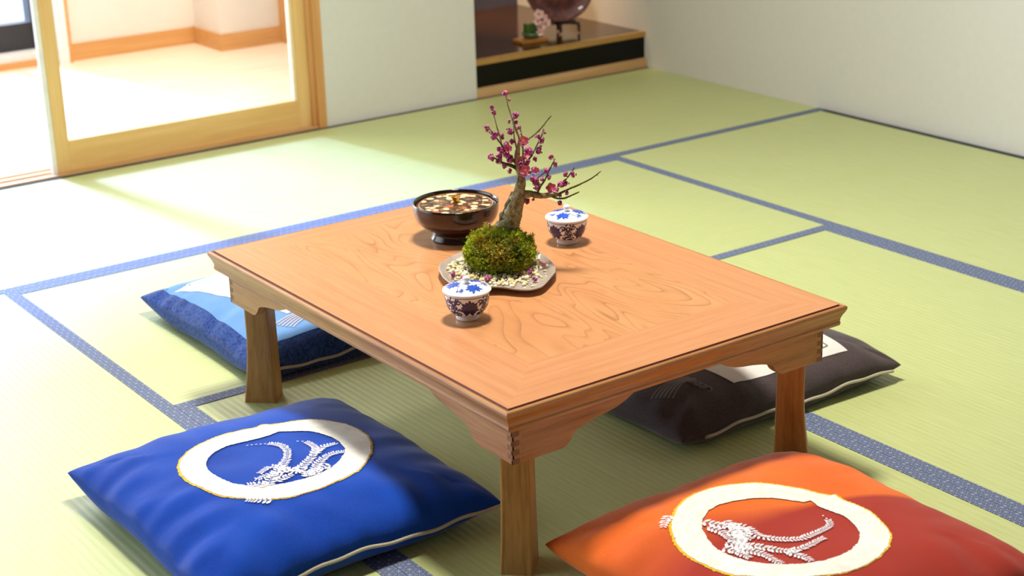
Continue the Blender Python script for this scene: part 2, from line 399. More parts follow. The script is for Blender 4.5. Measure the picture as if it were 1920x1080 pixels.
W_PANEL = wood('table_panel_wood', lin(158, 100, 58), lin(200, 136, 86), lin(214, 154, 104), 0.38, True, coat=0.25)
W_FRAME = wood('table_frame_wood', lin(194, 130, 84), lin(204, 141, 95), lin(212, 152, 106), 0.4, coat=0.2)
W_SIDE = wood('table_side_wood', lin(152, 98, 50), lin(192, 132, 76), lin(210, 154, 96), 0.4, coat=0.15)
W_LEG = wood('table_leg_wood', lin(150, 100, 46), lin(192, 138, 74), lin(210, 160, 94), 0.42)
W_END = plain('joint_end_grain', (150, 106, 74), 0.6)
W_GROOVE = plain('groove_dark_wood', (120, 72, 50), 0.5)


def obj_wood(name, dark, mid, light_, axis='x', rough=0.45):
    n = NT(name, rough)
    sc = {'x': (2.5, 50, 50), 'y': (50, 2.5, 50), 'z': (50, 50, 2.5)}[axis]
    st = n.noise(n.coord('Object', scale=sc), 1.0, 4, 0.6, 0.3)
    n.col(n.ramp(st, [(0.3, dark), (0.5, mid), (0.7, light_)]))
    return n.m


DOORW_X = obj_wood('door_wood_rail', lin(226, 178, 108), lin(232, 188, 120), lin(238, 198, 134), 'x')
DOORW_Z = obj_wood('door_wood_stile', lin(226, 182, 116), lin(232, 190, 124), lin(238, 200, 138), 'z')
JAMBW = obj_wood('door_jamb_wood', lin(206, 148, 88), lin(214, 158, 98), lin(222, 170, 112), 'z')
BASEW = obj_wood('baseboard_wood', lin(206, 146, 80), lin(214, 156, 90), lin(222, 166, 102), 'x')
FLOORW = obj_wood('next_room_floor_wood', lin(236, 212, 180), lin(242, 221, 193), lin(246, 229, 206), 'x', 0.35)
TRIMW = obj_wood('alcove_sill_wood', lin(196, 152, 104), lin(206, 164, 116), lin(216, 176, 130), 'x')
WALL = plain('wall_paper_offwhite', (222, 221, 218), 0.85, 0.015, 40, 0.15)
WALL2 = plain('next_room_wallpaper', (236, 228, 216), 0.85, 0.015, 40)
CEIL = plain('ceiling_board', (128, 100, 70), 0.9, 0.02, 5)
BLACKLAC = plain('black_lacquer', (10, 10, 7), 0.3, 0.05, Specular_IOR_Level=0.2)
GOLDTRIM = plain('gold_edge_trim', (178, 136, 72), 0.4)
BROWNLAC = plain('brown_lacquer_deck', (58, 36, 14), 0.12, 0.1, 4)
SLATE = plain('alcove_dark_back', (84, 82, 100), 0.7)
SASH = plain('black_window_sash', (38, 38, 42), 0.4)
WHITEP = plain('white_sill_paint', (238, 236, 232), 0.5)
SUBF = plain('subfloor_board', (150, 120, 80), 0.8)
glass_n = NT('door_glass', 0.03, (1, 1, 1, 1), Transmission_Weight=1.0, IOR=1.45)
# thin pane: let light pass straight through with a faint reflection
_t = glass_n.n('ShaderNodeBsdfTransparent')
_g = glass_n.n('ShaderNodeBsdfGlossy')
_g.inputs['Roughness'].default_value = 0.03
_fz = glass_n.n('ShaderNodeFresnel')
_fz.inputs[0].default_value = 1.25
_mx = glass_n.n('ShaderNodeMixShader')
glass_n.t.links.new(_fz.outputs[0], _mx.inputs[0])
glass_n.t.links.new(_t.outputs[0], _mx.inputs[1])
glass_n.t.links.new(_g.outputs[0], _mx.inputs[2])
glass_n.t.links.new(_mx.outputs[0], glass_n.t.nodes['Material Output'].inputs[0])
GLASS = glass_n.m

# ------------------------------------------------------------------ room shell
def sbox(name, x0, x1, y0, y1, z0, z1, m, bevel=0.0):
    b = MB()
    b.box(x0, x1, y0, y1, z0, z1)
    return struct(b.build(name, m, bevel=bevel))


H = 2.68
sbox('floor', -4.6, 0.0, -6.0, 0.0, -0.12, -0.051, SUBF)
sbox('floor_next_room', -4.6, -0.5, 0.125, 1.75, -0.12, -0.004, FLOORW)
sbox('ceiling', -4.6, 0.1, -4.2, 2.0, H, H + 0.05, CEIL)
sbox('wall_right', 0.0, 0.10, -6.0, 0.95, -0.10, H, WALL)
b = MB()
b.box(-1.343, -0.755, 0.0, 0.125, -0.10, H)
b.box(-0.765, -0.755, 0.125, 0.90, -0.10, H)
b.box(-4.6, -1.343, 0.0, 0.125, 2.02, H)
b.box(-0.755, 0.0, 0.0, 0.10, 2.0, H)
struct(b.build('wall_back', WALL))
sbox('wall_alcove', -0.755, 0.0, 0.80, 0.90, 0.0, H, SLATE)
# the room beyond the sliding door
b = MB()
b.box(-1.60, -1.02, 1.64, 1.85, -0.1, H)
b.box(-1.02, -0.50, 1.40, 1.85, -0.1, H)
b.box(-4.6, -1.60, 1.75, 1.85, 2.40, H)
b.box(-4.6, -3.45, 1.75, 1.85, -0.1, 2.40)
b.box(-0.60, -0.50, 0.90, 1.40, -0.1, H)
struct(b.build('wall_next_room', WALL2))
b = MB()
b.box(-1.56, -1.028, 1.628, 1.64, -0.004, 0.062)
b.box(-1.032, -1.02, 1.388, 1.64, -0.004, 0.062)
b.box(-1.02, -0.76, 1.388, 1.40, -0.004, 0.062)
struct(b.build('baseboard_next_room', BASEW))
b = MB()
b.box(-1.574, -1.56, 1.60, 1.66, -0.004, 2.45)
b.box(-0.76, -0.735, 1.36, 1.42, -0.004, 2.1)
struct(b.build('trim_next_room_casing', BASEW))
b = MB()
b.box(-1.615, -1.574, 1.60, 1.66, -0.004, 2.45)
struct(b.build('trim_window_casing', WHITEP))
# window of the next room: black sash, white sill
w = MB()
w.box(-3.45, -1.60, 1.74, 1.80, 0.045, 0.15)
w.box(-1.665, -1.60, 1.73, 1.80, 0.15, 2.40)
w.box(-1.84, -1.79, 1.745, 1.79, 0.15, 2.40)
w.box(-3.45, -3.39, 1.74, 1.80, 0.15, 2.40)
w.box(-3.45, -1.60, 1.74, 1.80, 2.34, 2.40)
win = struct(w.build('window_1', SASH))
w = MB()
w.box(-3.50, -1.60, 1.66, 1.75, 0.0, 0.045)
w.build('window_sill', WHITEP, win)
w = MB()
w.box(-3.40, -1.66, 1.765, 1.769, 0.15, 2.34)
w.build('pane', GLASS, win)
sbox('trim_window_floor', -3.5, -1.60, 1.64, 1.66, -0.004, 0.02, BASEW)
sbox('ground_outside', -9, 4, 1.86, 12, -0.3, -0.2, plain('outside_paving', (205, 205, 200), 0.8))

# threshold and jamb of the sliding door
b = MB()
b.box(-3.70, -1.343, 0.002, 0.020, -0.05, 0.006)
b.box(-3.70, -1.343, 0.020, 0.052, -0.05, 0.002)
b.box(-3.70, -1.343, 0.052, 0.064, -0.05, 0.006)
b.box(-3.70, -1.343, 0.064, 0.096, -0.05, 0.002)
b.box(-3.70, -1.343, 0.096, 0.125, -0.05, 0.006)
struct(b.build('trim_threshold', TRIMW))
b = MB()
b.box(-1.372, -1.343, -0.004, 0.125, 0.0, 2.02)
b.box(-1.386, -1.372, 0.012, 0.018, 0.006, 2.02)
b.box(-1.386, -1.372, 0.058, 0.070, 0.006, 2.02)
b.box(-1.395, -1.372, 0.098, 0.125, 0.006, 2.02)
struct(b.build('trim_door_jamb', JAMBW))
door = MB()
DX0, DX1, DY0, DY1 = -2.235, -1.380, 0.024, 0.050
door.box(DX0, DX0 + 0.042, DY0, DY1, 0.004, 1.98)
door.box(DX1 - 0.050, DX1, DY0, DY1, 0.004, 1.98)
d1 = struct(door.build('door_1', DOORW_Z, bevel=0.0015))
b = MB()
b.box(DX0 + 0.042, DX1 - 0.050, DY0 + 0.001, DY1 - 0.001, 0.004, 0.098)
b.box(DX0 + 0.042, DX1 - 0.050, DY0 + 0.001, DY1 - 0.001, 1.90, 1.98)
b.build('door_rail', DOORW_X, d1)
b = MB()
b.box(DX0 + 0.042, DX1 - 0.050, 0.0355, 0.0385, 0.098, 1.90)
b.build('door_pane', GLASS, d1)
b = MB()
b.box(DX1 - 0.058, DX1 - 0.050, DY0 + 0.002, DY1 - 0.002, 0.098, 1.90)
b.build('glazing_bead', plain('pale_glazing_bead', (244, 222, 186), 0.5), d1)
b = MB()
b.box(DX0 - 0.014, DX0, DY0 + 0.004, DY1 - 0.002, 0.004, 1.98)  # white strip standing for the left stile's bright side face
b.build('stile_side_strip', WHITEP, d1)

# alcove (tokonoma) platform
b = MB()
b.box(-0.755, 0.0, -0.004, 0.055, -0.05, 0.034)
struct(b.build('trim_alcove_sill', TRIMW, bevel=0.002))
b = MB()
b.box(-0.755, 0.0, 0.012, 0.80, 0.034, 0.112)
al = struct(b.build('trim_alcove_riser', BLACKLAC))
b = MB()
b.box(-0.755, 0.0, 0.006, 0.030, 0.112, 0.130)
b.build('gold_nosing', GOLDTRIM, al)
b = MB()
b.box(-0.755, 0.0, 0.030, 0.80, 0.112, 0.1295)
b.build('deck_board', BROWNLAC, al)

# ------------------------------------------------------------------ tatami mats
def mat_thing(x0, x1, y0, y1, along, label, b0=0.031, b1=0.031):
    """borders run along the two long sides; the mat's centre is its origin"""
    cx, cy = (x0 + x1) / 2, (y0 + y1) / 2
    t = thing('tatami_mat', label, 'tatami mat', (cx, cy, -0.05), 'tatami mats covering the floor')
    g = 0.0003
    hx, hy = (x1 - x0) / 2 - g, (y1 - y0) / 2 - g
    b = MB()
    if along == 'x':
        b.box(-hx, hx, -hy + b0 * 0.9, hy - b1 * 0.9, 0.0, 0.050)
    else:
        b.box(-hx + b0 * 0.9, hx - b1 * 0.9, -hy, hy, 0.0, 0.050)
    b.build('woven_face', TAT_X if along == 'x' else TAT_Y, t)
    for s, w_ in ((-1, b0), (1, b1)):
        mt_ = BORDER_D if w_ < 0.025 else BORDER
        b = MB()
        if along == 'x':
            ya, yb = sorted((s * hy, s * (hy - w_)))
            b.box(-hx, hx, ya, yb, 0.0, 0.0512)
        else:
            xa, xb = sorted((s * hx, s * (hx - w_)))
            b.box(xa, xb, -hy, hy, 0.0, 0.0512)
        b.build('cloth_border', mt_, t)
    return t


mat_thing(-1.8, 0.0, -0.9, -0.0, 'x', 'tatami mat in front of the alcove, in the back right corner of the room', 0.031, 0.014)
mat_thing(-3.6, -1.8, -0.9, -0.0, 'x', 'tatami mat in front of the glass sliding door, washed in pale daylight', 0.031, 0.014)
mat_thing(-0.9, 0.0, -2.7, -0.9, 'y', 'tatami mat lying along the right wall', 0.031, 0.022)
mat_thing(-2.7, -0.9, -1.8, -0.9, 'x', 'tatami mat behind the table, under the grey and blue wave cushion')
mat_thing(-3.6, -2.7, -2.7, -0.9, 'y', 'tatami mat at the left edge, beside the bright blue cushion')
mat_thing(-2.7, -1.8, -3.6, -1.8, 'y', 'tatami mat beneath the table legs and the orange cushion')
mat_thing(-1.8, -0.9, -3.6, -1.8, 'y', 'tatami mat under the dark brown cushion, right of the table')

# ------------------------------------------------------------------ the low table
TX0, TX1, TY0, TY1, TZ = -2.602, -1.888, -2.767, -1.774, 0.300
tcx, tcy = (TX0 + TX1) / 2, (TY0 + TY1) / 2
table = thing('low_table', 'low wooden table with square panelled top on the tatami, holding bonsai and cups', 'table', (tcx, tcy, 0))
hx, hy = (TX1 - TX0) / 2, (TY1 - TY0) / 2


def ring_sweep(mb, prof, mi=0):
    """prof = (inset, z) rings around the rectangle, mitred corners, uv along the edge"""
    for side in range(4):
        for (i0, z0), (i1, z1) in zip(prof[:-1], prof[1:]):
            def corner(i, z, k):
                s = [(-1, -1), (1, -1), (1, 1), (-1, 1)][k % 4]
                return (s[0] * (hx - i), s[1] * (hy - i), z)
            a, b_, c_, d = corner(i0, z0, side), corner(i0, z0, side + 1), corner(i1, z1, side + 1), corner(i1, z1, side)
            ax = 0 if side % 2 == 0 else 1
            L = math.hypot(i1 - i0, z1 - z0)
            base = i0 * 1.0 + (TZ - z0) + side * 3.7
            uv = [(a[ax], base), (b_[ax], base), (c_[ax], base + L), (d[ax], base + L)]
            mb.add([a, b_, c_, d], [(0, 1, 2, 3)], mi, [uv])


PI_X, PI_Y, PI_B = 0.142, 0.134, 0.080           # width of the frame boards
fr = MB()


def ring_rect(mb, ia, ib, z, mi=0):
    ax0, ay0, bx0, by0 = hx - ia[0], hy - ia[1], hx - ib[0], hy - ib[1]
    o = [(-ax0, -ay0), (ax0, -ay0), (ax0, ay0), (-ax0, ay0)]
    by1 = hy - (ib[2] if len(ib) > 2 else ib[1])
    n_ = [(-bx0, -by0), (bx0, -by0), (bx0, by1), (-bx0, by1)]
    for k in range(4):
        a, b_, c_, d = o[k], o[(k + 1) % 4], n_[(k + 1) % 4], n_[k]
        ax = 0 if k % 2 == 0 else 1
        uv = [(p[ax] + k * 5, p[1 - ax] + k * 3.3) for p in (a, b_, c_, d)]
        mb.add([(p[0], p[1], z) for p in (a, b_, c_, d)], [(0, 1, 2, 3)], mi, [uv])


ring_rect(fr, (0.0105, 0.0105), (PI_X, PI_Y, PI_B), TZ)
ring_sweep(fr, [(0.0105, 0.300), (0.0098, 0.2972), (0.0062, 0.2970)], 2)
ring_sweep(fr, [(0.0062, 0.2970), (0.0050, 0.2986), (0.0030, 0.2986), (0.0010, 0.2970), (0.0, 0.2945), (0.0003, 0.2915), (0.0025, 0.2865), (0.0055, 0.281), (0.0078, 0.275), (0.0085, 0.270), (0.0075, 0.2665), (0.0085, 0.2620), (0.0120, 0.2600), (0.0330, 0.2600)], 1)
# underside
fr.add([(-hx + 0.033, -hy + 0.033, 0.26), (hx - 0.033, -hy + 0.033, 0.26), (hx - 0.033, hy - 0.033, 0.26), (-hx + 0.033, hy - 0.033, 0.26)], [(3, 2, 1, 0)], 1, [[(0, 0), (1, 0), (1, 1), (0, 1)]])
fr.build('tabletop_frame', [W_FRAME, W_SIDE, W_GROOVE], table)
pn = MB()
ax0, ay0 = hx - PI_X, hy - PI_Y
ay1 = hy - PI_B
pn.add([(-ax0, -ay0, TZ), (ax0, -ay0, TZ), (ax0, ay1, TZ), (-ax0, ay1, TZ)], [(0, 1, 2, 3)], 0, [[(-ay0, -ax0), (-ay0, ax0), (ay1, ax0), (ay1, -ax0)]])
pn.build('tabletop_panel', W_PANEL, table)

# apron boards with bracket shaped ends
AI = 0.028
PR = [(0, .196), (.094, .196), (.102, .1985), (.110, .205), (.117, .2155), (.121, .2185), (.128, .2215), (.145, .226), (.165, .230), (.185, .2325), (.205, .2365), (.222, .243), (.237, .251), (.25, .2555), (.27, .257)]


def apron(axis, sign):
    L = (hx if axis == 'x' else hy) - AI
    cut = 0.0166 if axis == 'x' else 0.0
    off = (hy if axis == 'x' else hx) - AI
    low = [(-L + max(s, cut), z) for s, z in PR] + [(L - max(s, cut), z) for s, z in reversed(PR)]
    mb = MB()
    th = 0.017
    fo = [off, off - th]
    n_ = len(low)

    def P(s, d, z):
        return (s, sign * d, z) if axis == 'x' else (sign * d, s, z)
    for d in fo:
        for i in range(n_ - 1):
            (s0, z0), (s1, z1) = low[i], low[i + 1]
            mb.add([P(s0, d, z0), P(s1, d, z1), P(s1, d, .2601), P(s0, d, .2601)], [(0, 1, 2, 3)], 0,
                   [[(s0 + sign * 9, z0), (s1 + sign * 9, z1), (s1 + sign * 9, .26), (s0 + sign * 9, .26)]])
    for i in range(n_ - 1):
        (s0, z0), (s1, z1) = low[i], low[i + 1]
        mb.add([P(s0, fo[0], z0), P(s1, fo[0], z1), P(s1, fo[1], z1), P(s0, fo[1], z0)], [(0, 1, 2, 3)], 0,
               [[(s0, 0), (s1, 0), (s1, th), (s0, th)]])
    for s in (-L + cut, L - cut):
        mb.add([P(s, fo[0], .196), P(s, fo[1], .196), P(s, fo[1], .26), P(s, fo[0], .26)], [(0, 1, 2, 3)], 0, [[(0, 0), (th, 0), (th, .06), (0, .06)]])
    mb.build('apron', W_SIDE, table)


for ax_, sg in (('x', -1), ('x', 1), ('y', -1), ('y', 1)):
    apron(ax_, sg)
# finger joints showing darker end grain at each apron corner
for sx in (-1, 1):
    for sy in (-1, 1):
        mb = MB()
        cx, cy = sx * (hx - AI), sy * (hy - AI)
        for k in range(4):
            z1 = .2535 - k * .0150
            z0 = z1 - .0085
            x0, x1 = sorted((cx, cx - sx * .013))
            mb.box(x0, x1, *sorted((cy - sy * .003, cy + sy * .0003)), z0 - .004, z1 - .004)
            y0, y1 = sorted((cy, cy - sy * .0125))
            mb.box(*sorted((cx - sx * .003, cx + sx * .0003)), y0, y1, max(.197, z0 - .004 + .0075), z1 - .004 + .0075) if k else None
        mb.build('finger_joint', W_END, table)
# legs: square section turned diagonally, flaring outwards at the foot
for sx in (-1, 1):
    for sy in (-1, 1):
        mb = MB()
        c = Vector((sx * (hx - 0.063), sy * (hy - (0.076 if sy > 0 else 0.066)), 0))
        d = Vector((sx, sy, 0)).normalized()
        e = Vector((-d.y, d.x, 0))
        o = 0
        secs = []
        for k in range(25):
            z = 0.262 * k / 24
            s = z / 0.262
            out = 0.0225 + 0.0150 * max(0, 1 - s / 0.58) ** 1.8 + 0.0010 * s
            inn = 0.0235 + 0.003 * (1 - s)
            he = 0.0240 + 0.0025 * (1 - s) ** 3
            cr = 0.0035
            ring = []
            for (dd, ee) in ((out, -he), (out, he), (-inn, he), (-inn, -he)):
                sd, se = math.copysign(1, dd), math.copysign(1, ee)
                pts2 = [(dd - sd * cr, ee), (dd - sd * cr * .3, ee - se * cr * .3), (dd, ee - se * cr)]
                if (dd > 0) == (ee > 0):
                    pts2 = pts2[::-1]
                ring += pts2
            secs.append([c + d * a + e * b2 + Vector((0, 0, z)) for a, b2 in ring])
        m_ = len(secs[0])
        for k in range(24):
            for j in range(m_):
                j2 = (j + 1) % m_
                vv = j * 0.03 + sx * 2 + sy
                mb.add([secs[k][j], secs[k][j2], secs[k + 1][j2], secs[k + 1][j]], [(0, 1, 2, 3)], 0,
                       [[(secs[k][j].z, vv), (secs[k][j].z, vv + .016), (secs[k + 1][j].z, vv + .016), (secs[k + 1][j].z, vv)]])
        mb.add(secs[0], [tuple(range(m_))[::-1]], 0)
        mb.build('leg', W_LEG, table)


# ------------------------------------------------------------------ cushions
class Cushion:
    def __init__(self, x0, x1, y0, y1, zs, T, seed, corner=(0, 0, 0, 0)):
        self.c = ((x0 + x1) / 2, (y0 + y1) / 2)
        self.hw, self.hh = (x1 - x0) / 2, (y1 - y0) / 2
        self.zs, self.T, self.seed, self.corner = zs, T, seed, corner

    def f(self, u, v):
        u, v = min(1, abs(u)), min(1, abs(v))
        return ((1 - u ** 3.2) * (1 - v ** 3.2)) ** 0.42

    def seam(self, u, v):
        z = self.zs
        for k, (su, sv) in enumerate(((-1, -1), (1, -1), (1, 1), (-1, 1))):
            w_ = max(0, u * su) ** 5 * max(0, v * sv) ** 5
            z += w_ * self.corner[k]
        e = max(abs(u), abs(v)) ** 8
        z += e * 0.004 * math.sin(3.1 * (u - v) * 2 + self.seed * 2.0) * (1 - min(abs(u), abs(v)) ** 4)
        return z

    def xy(self, u, v):
        # sides pull in a little between the pointed corners
        px = u * self.hw * (1 - 0.030 * (1 - v * v) * abs(u) ** 3)
        py = v * self.hh * (1 - 0.030 * (1 - u * u) * abs(v) ** 3)
        return px, py

    def wr(self, u, v):
        f = self.f(u, v)
        r = max(abs(u), abs(v))
        w_ = max(0.0, (r - 0.45) / 0.55)
        s = self.seed * 5.1
        # pleats run inwards from the seams
        t = (v * self.hh if abs(u) > abs(v) else u * self.hw)
        pl = noise.noise(Vector((t * 24 + s, r * 3.0, s))) * 0.010 * w_ * (0.35 + f) * (1.0 if min(u, v) < -0.3 and abs(min(u, v)) >= max(u, v) else 0.4)
        big = noise.noise(Vector((u * 1.6 + s, v * 1.6, s * 2))) * 0.0055 * f
        mid = noise.noise(Vector((u * 4 + s, v * 4, s * 3))) * 0.0022 * f
        return (pl + big + mid) * min(1, f * 3)

    def top(self, u, v):
        return self.seam(u, v) + self.T * self.f(u, v) + self.wr(u, v)

    def bot(self, u, v):
        return max(0.0045, self.seam(u, v) - 0.062 * self.f(u, v) ** 1.1)

    def build(self, m, label, side='y-', N=110):
        t = thing('floor_cushion', label, 'floor cushion', (self.c[0], self.c[1], 0), 'square floor cushions round the table')
        mb = MB()

        def g(i):
            a = -1 + 2 * i / N
            return math.sin(a * PI / 2) * 0.75 + a * 0.25   # denser towards the seams
        for s in (0, 1):
            o = len(mb.v)
            for j in range(N + 1):
                for i in range(N + 1):
                    u, v = g(i), g(j)
                    x, y = self.xy(u, v)
                    z = self.top(u, v) if s == 0 else self.bot(u, v)
                    mb.v.append((x, y, z))
            for j in range(N):
                for i in range(N):
                    a = o + j * (N + 1) + i
                    q = (a, a + 1, a + N + 2, a + N + 1)
                    mb.face(q if s == 0 else q[::-1], 0)
        mb.build('cushion_cover', m, t, smooth=True)
        return t

    def P(self, x, y, off=0.0012):
        u = max(-1, min(1, x / self.hw))
        v = max(-1, min(1, y / self.hh))
        for _ in range(3):
            px, py = self.xy(u, v)
            u = max(-1, min(1, u + (x - px) / self.hw))
            v = max(-1, min(1, v + (y - py) / self.hh))
        px, py = self.xy(u, v)
        return (px, py, self.top(u, v) + off)

    def piping(self, m, parent, side='y-', s0=-0.99, s1=1.0, r=0.0032, dz=-0.004):
        pts = []
        for k in range(70):
            s = s0 + (s1 - s0) * k / 69
            u, v = {'y-': (s, -1), 'y+': (s, 1), 'x-': (-1, s), 'x+': (1, s)}[side]
            x, y = self.xy(u, v)
            z = self.seam(u, v)
            wob = 0.0015 * math.sin(s * 19 + self.seed)
            dx, dy = {'y-': (0, -1), 'y+': (0, 1), 'x-': (-1, 0), 'x+': (1, 0)}[side]
            pts.append((x + dx * 0.001, y + dy * 0.001, z + dz + wob))
        mb = MB()
        mb.tube(pts, r, 8)
        mb.build('piping', m, parent, smooth=True)


def cloth(name, base, dark, scale=500, wv=0.5, extra=None):
    n = NT(name, 0.88, Sheen_Weight=0.25, Sheen_Roughness=0.4, Specular_IOR_Level=0.2)
    co = n.coord('Object')
    fine = n.noise(co, scale, 2)
    blot = n.noise(co, 9, 4)
    f = n.math('ADD', n.math('MULTIPLY', fine, wv), n.math('MULTIPLY', blot, 1 - wv))
    c = n.ramp(f, [(0.35, dark), (0.62, base)])
    if extra:
        c = extra(n, co, c)
    n.col(c)
    n.bump(fine, 0.25, 0.0005)
    return n.m


BLUEC = cloth('royal_blue_cloth', lin(10, 72, 184), lin(6, 56, 158))


def orange_extra(n, co, c):
    x, y, z = n.xyz(co)
    nz = n.noise(co, 5, 3)
    d = n.math('ADD', n.math('ADD', y, n.math('MULTIPLY', n.math('MAXIMUM', x, -0.10), 0.34)), -0.045)
    d = n.math('ADD', d, n.math('MULTIPLY', n.math('SUBTRACT', nz, 0.5), 0.03))
    wd = n.math('ADD', 0.008, n.math('MULTIPLY', n.math('MAXIMUM', n.math('SUBTRACT', 0.05, x), 0.0), 0.28))
    k = n.math('DIVIDE', d, wd)
    k = n.math('MULTIPLY_ADD', k, 0.5, 0.5, clamp=True)
    k = n.math('SMOOTH_MIN', k, 1.0, 0.1)
    return n.mix(k, lin(168, 54, 42), c)  # turns brick red below a slanted line, softer towards the left


ORANGEC = cloth('orange_and_brick_cloth', lin(240, 120, 46), lin(230, 102, 34), extra=orange_extra)
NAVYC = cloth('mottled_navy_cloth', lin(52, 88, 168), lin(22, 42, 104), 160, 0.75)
BROWNC = cloth('charcoal_brown_cloth', lin(84, 72, 74), lin(66, 56, 58), 300, 0.5)
LBLUE = cloth('light_blue_print', lin(112, 160, 220), lin(98, 146, 208))
WPRINT = cloth('white_print', lin(238, 234, 230), lin(222, 216, 214))
GPRINT = cloth('pale_grey_print', lin(190, 190, 205), lin(168, 168, 186))
DPRINT = cloth('faint_grey_print', lin(120, 108, 106), lin(100, 90, 88))
CREAM = cloth('cream_applique_cloth', lin(246, 246, 240), lin(234, 232, 222), 60, 0.8)
GOLDT = cloth('gold_thread', lin(244, 206, 60), lin(222, 170, 40), 200)
WTHREAD = cloth('white_thread', lin(248, 246, 250), lin(238, 236, 244), 300)
PIPE = cloth('cream_piping_cloth', lin(206, 198, 178), lin(184, 176, 156))


def resample(poly, n):
    P = [Vector(p) for p in poly]
    c = sum(P, Vector((0, 0))) / len(P)
    L = [0]
    for a, b_ in zip(P, P[1:] + P[:1]):
        L.append(L[-1] + (b_ - a).length)
    return P, L


def polar(poly, c, n):
    """radius of a star-shaped outline at n angles, smoothed"""
    P = [Vector(p) - c for p in poly]
    out = []
    for k in range(n):
        a = 2 * PI * k / n
        d = Vector((math.cos(a), math.sin(a)))
        best = 0
        for p, q in zip(P, P[1:] + P[:1]):
            den = d.x * (q.y - p.y) - d.y * (q.x - p.x)
            if abs(den) < 1e-12:
                continue
            t = (p.x * (q.y - p.y) - p.y * (q.x - p.x)) / den
            s = (p.x * d.y - p.y * d.x) / den
            if t > 0 and -1e-6 <= s <= 1 + 1e-6:
                best = max(best, t)
        out.append(best)
    return out


def ring_decal(cu, parent, outer, inner, seed):
    rnd = random.Random(seed)
    c = sum((Vector(p) for p in outer), Vector((0, 0))) / len(outer)
    N = 420
    ro, ri = polar(outer, c, N), polar(inner, c, N)

    def strip(a, b_, K, off, name, m):
        mb = MB()
        for k in range(N):
            an = 2 * PI * k / N
            d = Vector((math.cos(an), math.sin(an)))
            for j in range(K + 1):
                r = a[k] + (b_[k] - a[k]) * j / K
                p = c + d * r
                mb.v.append(cu.P(p.x, p.y, off))
        for k in range(N):
            k2 = (k + 1) % N
            for j in range(K):
                mb.face((k * (K + 1) + j, k * (K + 1) + j + 1, k2 * (K + 1) + j + 1, k2 * (K + 1) + j))
        return mb.build(name, m, parent, smooth=True)
    jag = lambda r, a: [x + (rnd.uniform(-a, a) if k % 2 else 0) for k, x in enumerate(r)]
    # the gold edge is broad at one side and thins out
    go = [x + 0.0012 + 0.0038 * max(0.15, abs(math.sin(2 * PI * k / N * 0.5 + 0.9))) for k, x in enumerate(ro)]
    ring = strip(jag(ri, 0.0012), jag(ro, 0.0012), 8, 0.0016, 'ring_applique', CREAM)
    strip([x - 0.004 for x in ro], jag(go, 0.0016), 3, 0.0009, 'gold_stitching', GOLDT)


def leaf(mb, S, x, y, ang, L, W, off, mi=0, dome=0.0006):
    """pointed oval laid on the surface S(x, y, off)"""
    ca, sa = math.cos(ang), math.sin(ang)
    o = len(mb.v)
    n = 5
    cnt = 0
    for k in range(n + 1):
        t = k / n
        w_ = W * math.sin(PI * min(0.97, max(0.03, t))) ** 0.75 / 2
        for s, dd in ((-1, 0), (0, dome), (1, 0)):
            px, py = x + ca * L * t - sa * w_ * s, y + sa * L * t + ca * w_ * s
            mb.v.append(S(px, py, off + dd))
    for k in range(n):
        for j in range(2):
            a = o + k * 3 + j
            mb.face((a, a + 3, a + 4, a + 1), mi)


def ribbon(mb, S, pts, w_, off, mi=0, taper=False, sub=4):
    P = [Vector(p) for p in pts]
    Q = []
    for i in range(len(P) - 1):
        p0, p1, p2, p3 = P[max(0, i - 1)], P[i], P[i + 1], P[min(len(P) - 1, i + 2)]
        for k in range(sub):
            t = k / sub
            Q.append(0.5 * ((2 * p1) + (p2 - p0) * t + (2 * p0 - 5 * p1 + 4 * p2 - p3) * t * t + (3 * p1 - p0 - 3 * p2 + p3) * t ** 3))
    Q.append(P[-1])
    o = len(mb.v)
    n = len(Q)
    for i, q in enumerate(Q):
        t = Q[min(i + 1, n - 1)] - Q[max(i - 1, 0)]
        if t.length == 0:
            t = Vector((1, 0))
        t.normalize()
        ww = w_ * (1 - i / n * 0.8 if taper else 1) / 2
        mb.v.append(S(q.x - t.y * ww, q.y + t.x * ww, off))
        mb.v.append(S(q.x + t.y * ww, q.y - t.x * ww, off))
    for i in range(n - 1):
        a = o + 2 * i
        mb.face((a, a + 1, a + 3, a + 2), mi)
    return Q


def sprig(cu, parent, stems, seed, k=1.0):
    rnd = random.Random(seed)
    mb = MB()
    for pts, leafy in stems:
        if leafy:
            Q = ribbon(mb, cu.P, pts, 0.0008, 0.0026)
            # arc-length walk, leaves in pairs
            acc = 0
            nxt = 0.002
            tot = sum((Q[i + 1] - Q[i]).length for i in range(len(Q) - 1))
            done = 0
            for i in range(len(Q) - 1):
                seg = Q[i + 1] - Q[i]
                if seg.length == 0:
                    continue
                while done + seg.length > nxt:
                    p = Q[i] + seg * ((nxt - done) / seg.length)
                    fr_ = nxt / tot
                    L = (0.0118 - 0.0060 * fr_) * k * rnd.uniform(0.85, 1.1)
                    a = math.atan2(seg.y, seg.x)
                    for s in (-1, 1):
                        g_ = a + s * rnd.uniform(0.85, 1.15)
                        leaf(mb, cu.P, p.x + math.cos(g_) * .0010, p.y + math.sin(g_) * .0010, g_, L, L * 0.46, 0.0024)
                    nxt += L * 0.66
                done += seg.length
        else:
            P0 = [Vector(p) for p in pts]
            for a, b_ in zip(P0[:-1], P0[1:]):
                n = max(1, int((b_ - a).length / 0.007))
                for q in range(n):
                    p = a.lerp(b_, q / n)
                    leaf(mb, cu.P, p.x, p.y, math.atan2(b_.y - a.y, b_.x - a.x), 0.0042, 0.0028, 0.0024)
    mb.build('embroidered_sprig', WTHREAD, parent, smooth=False)


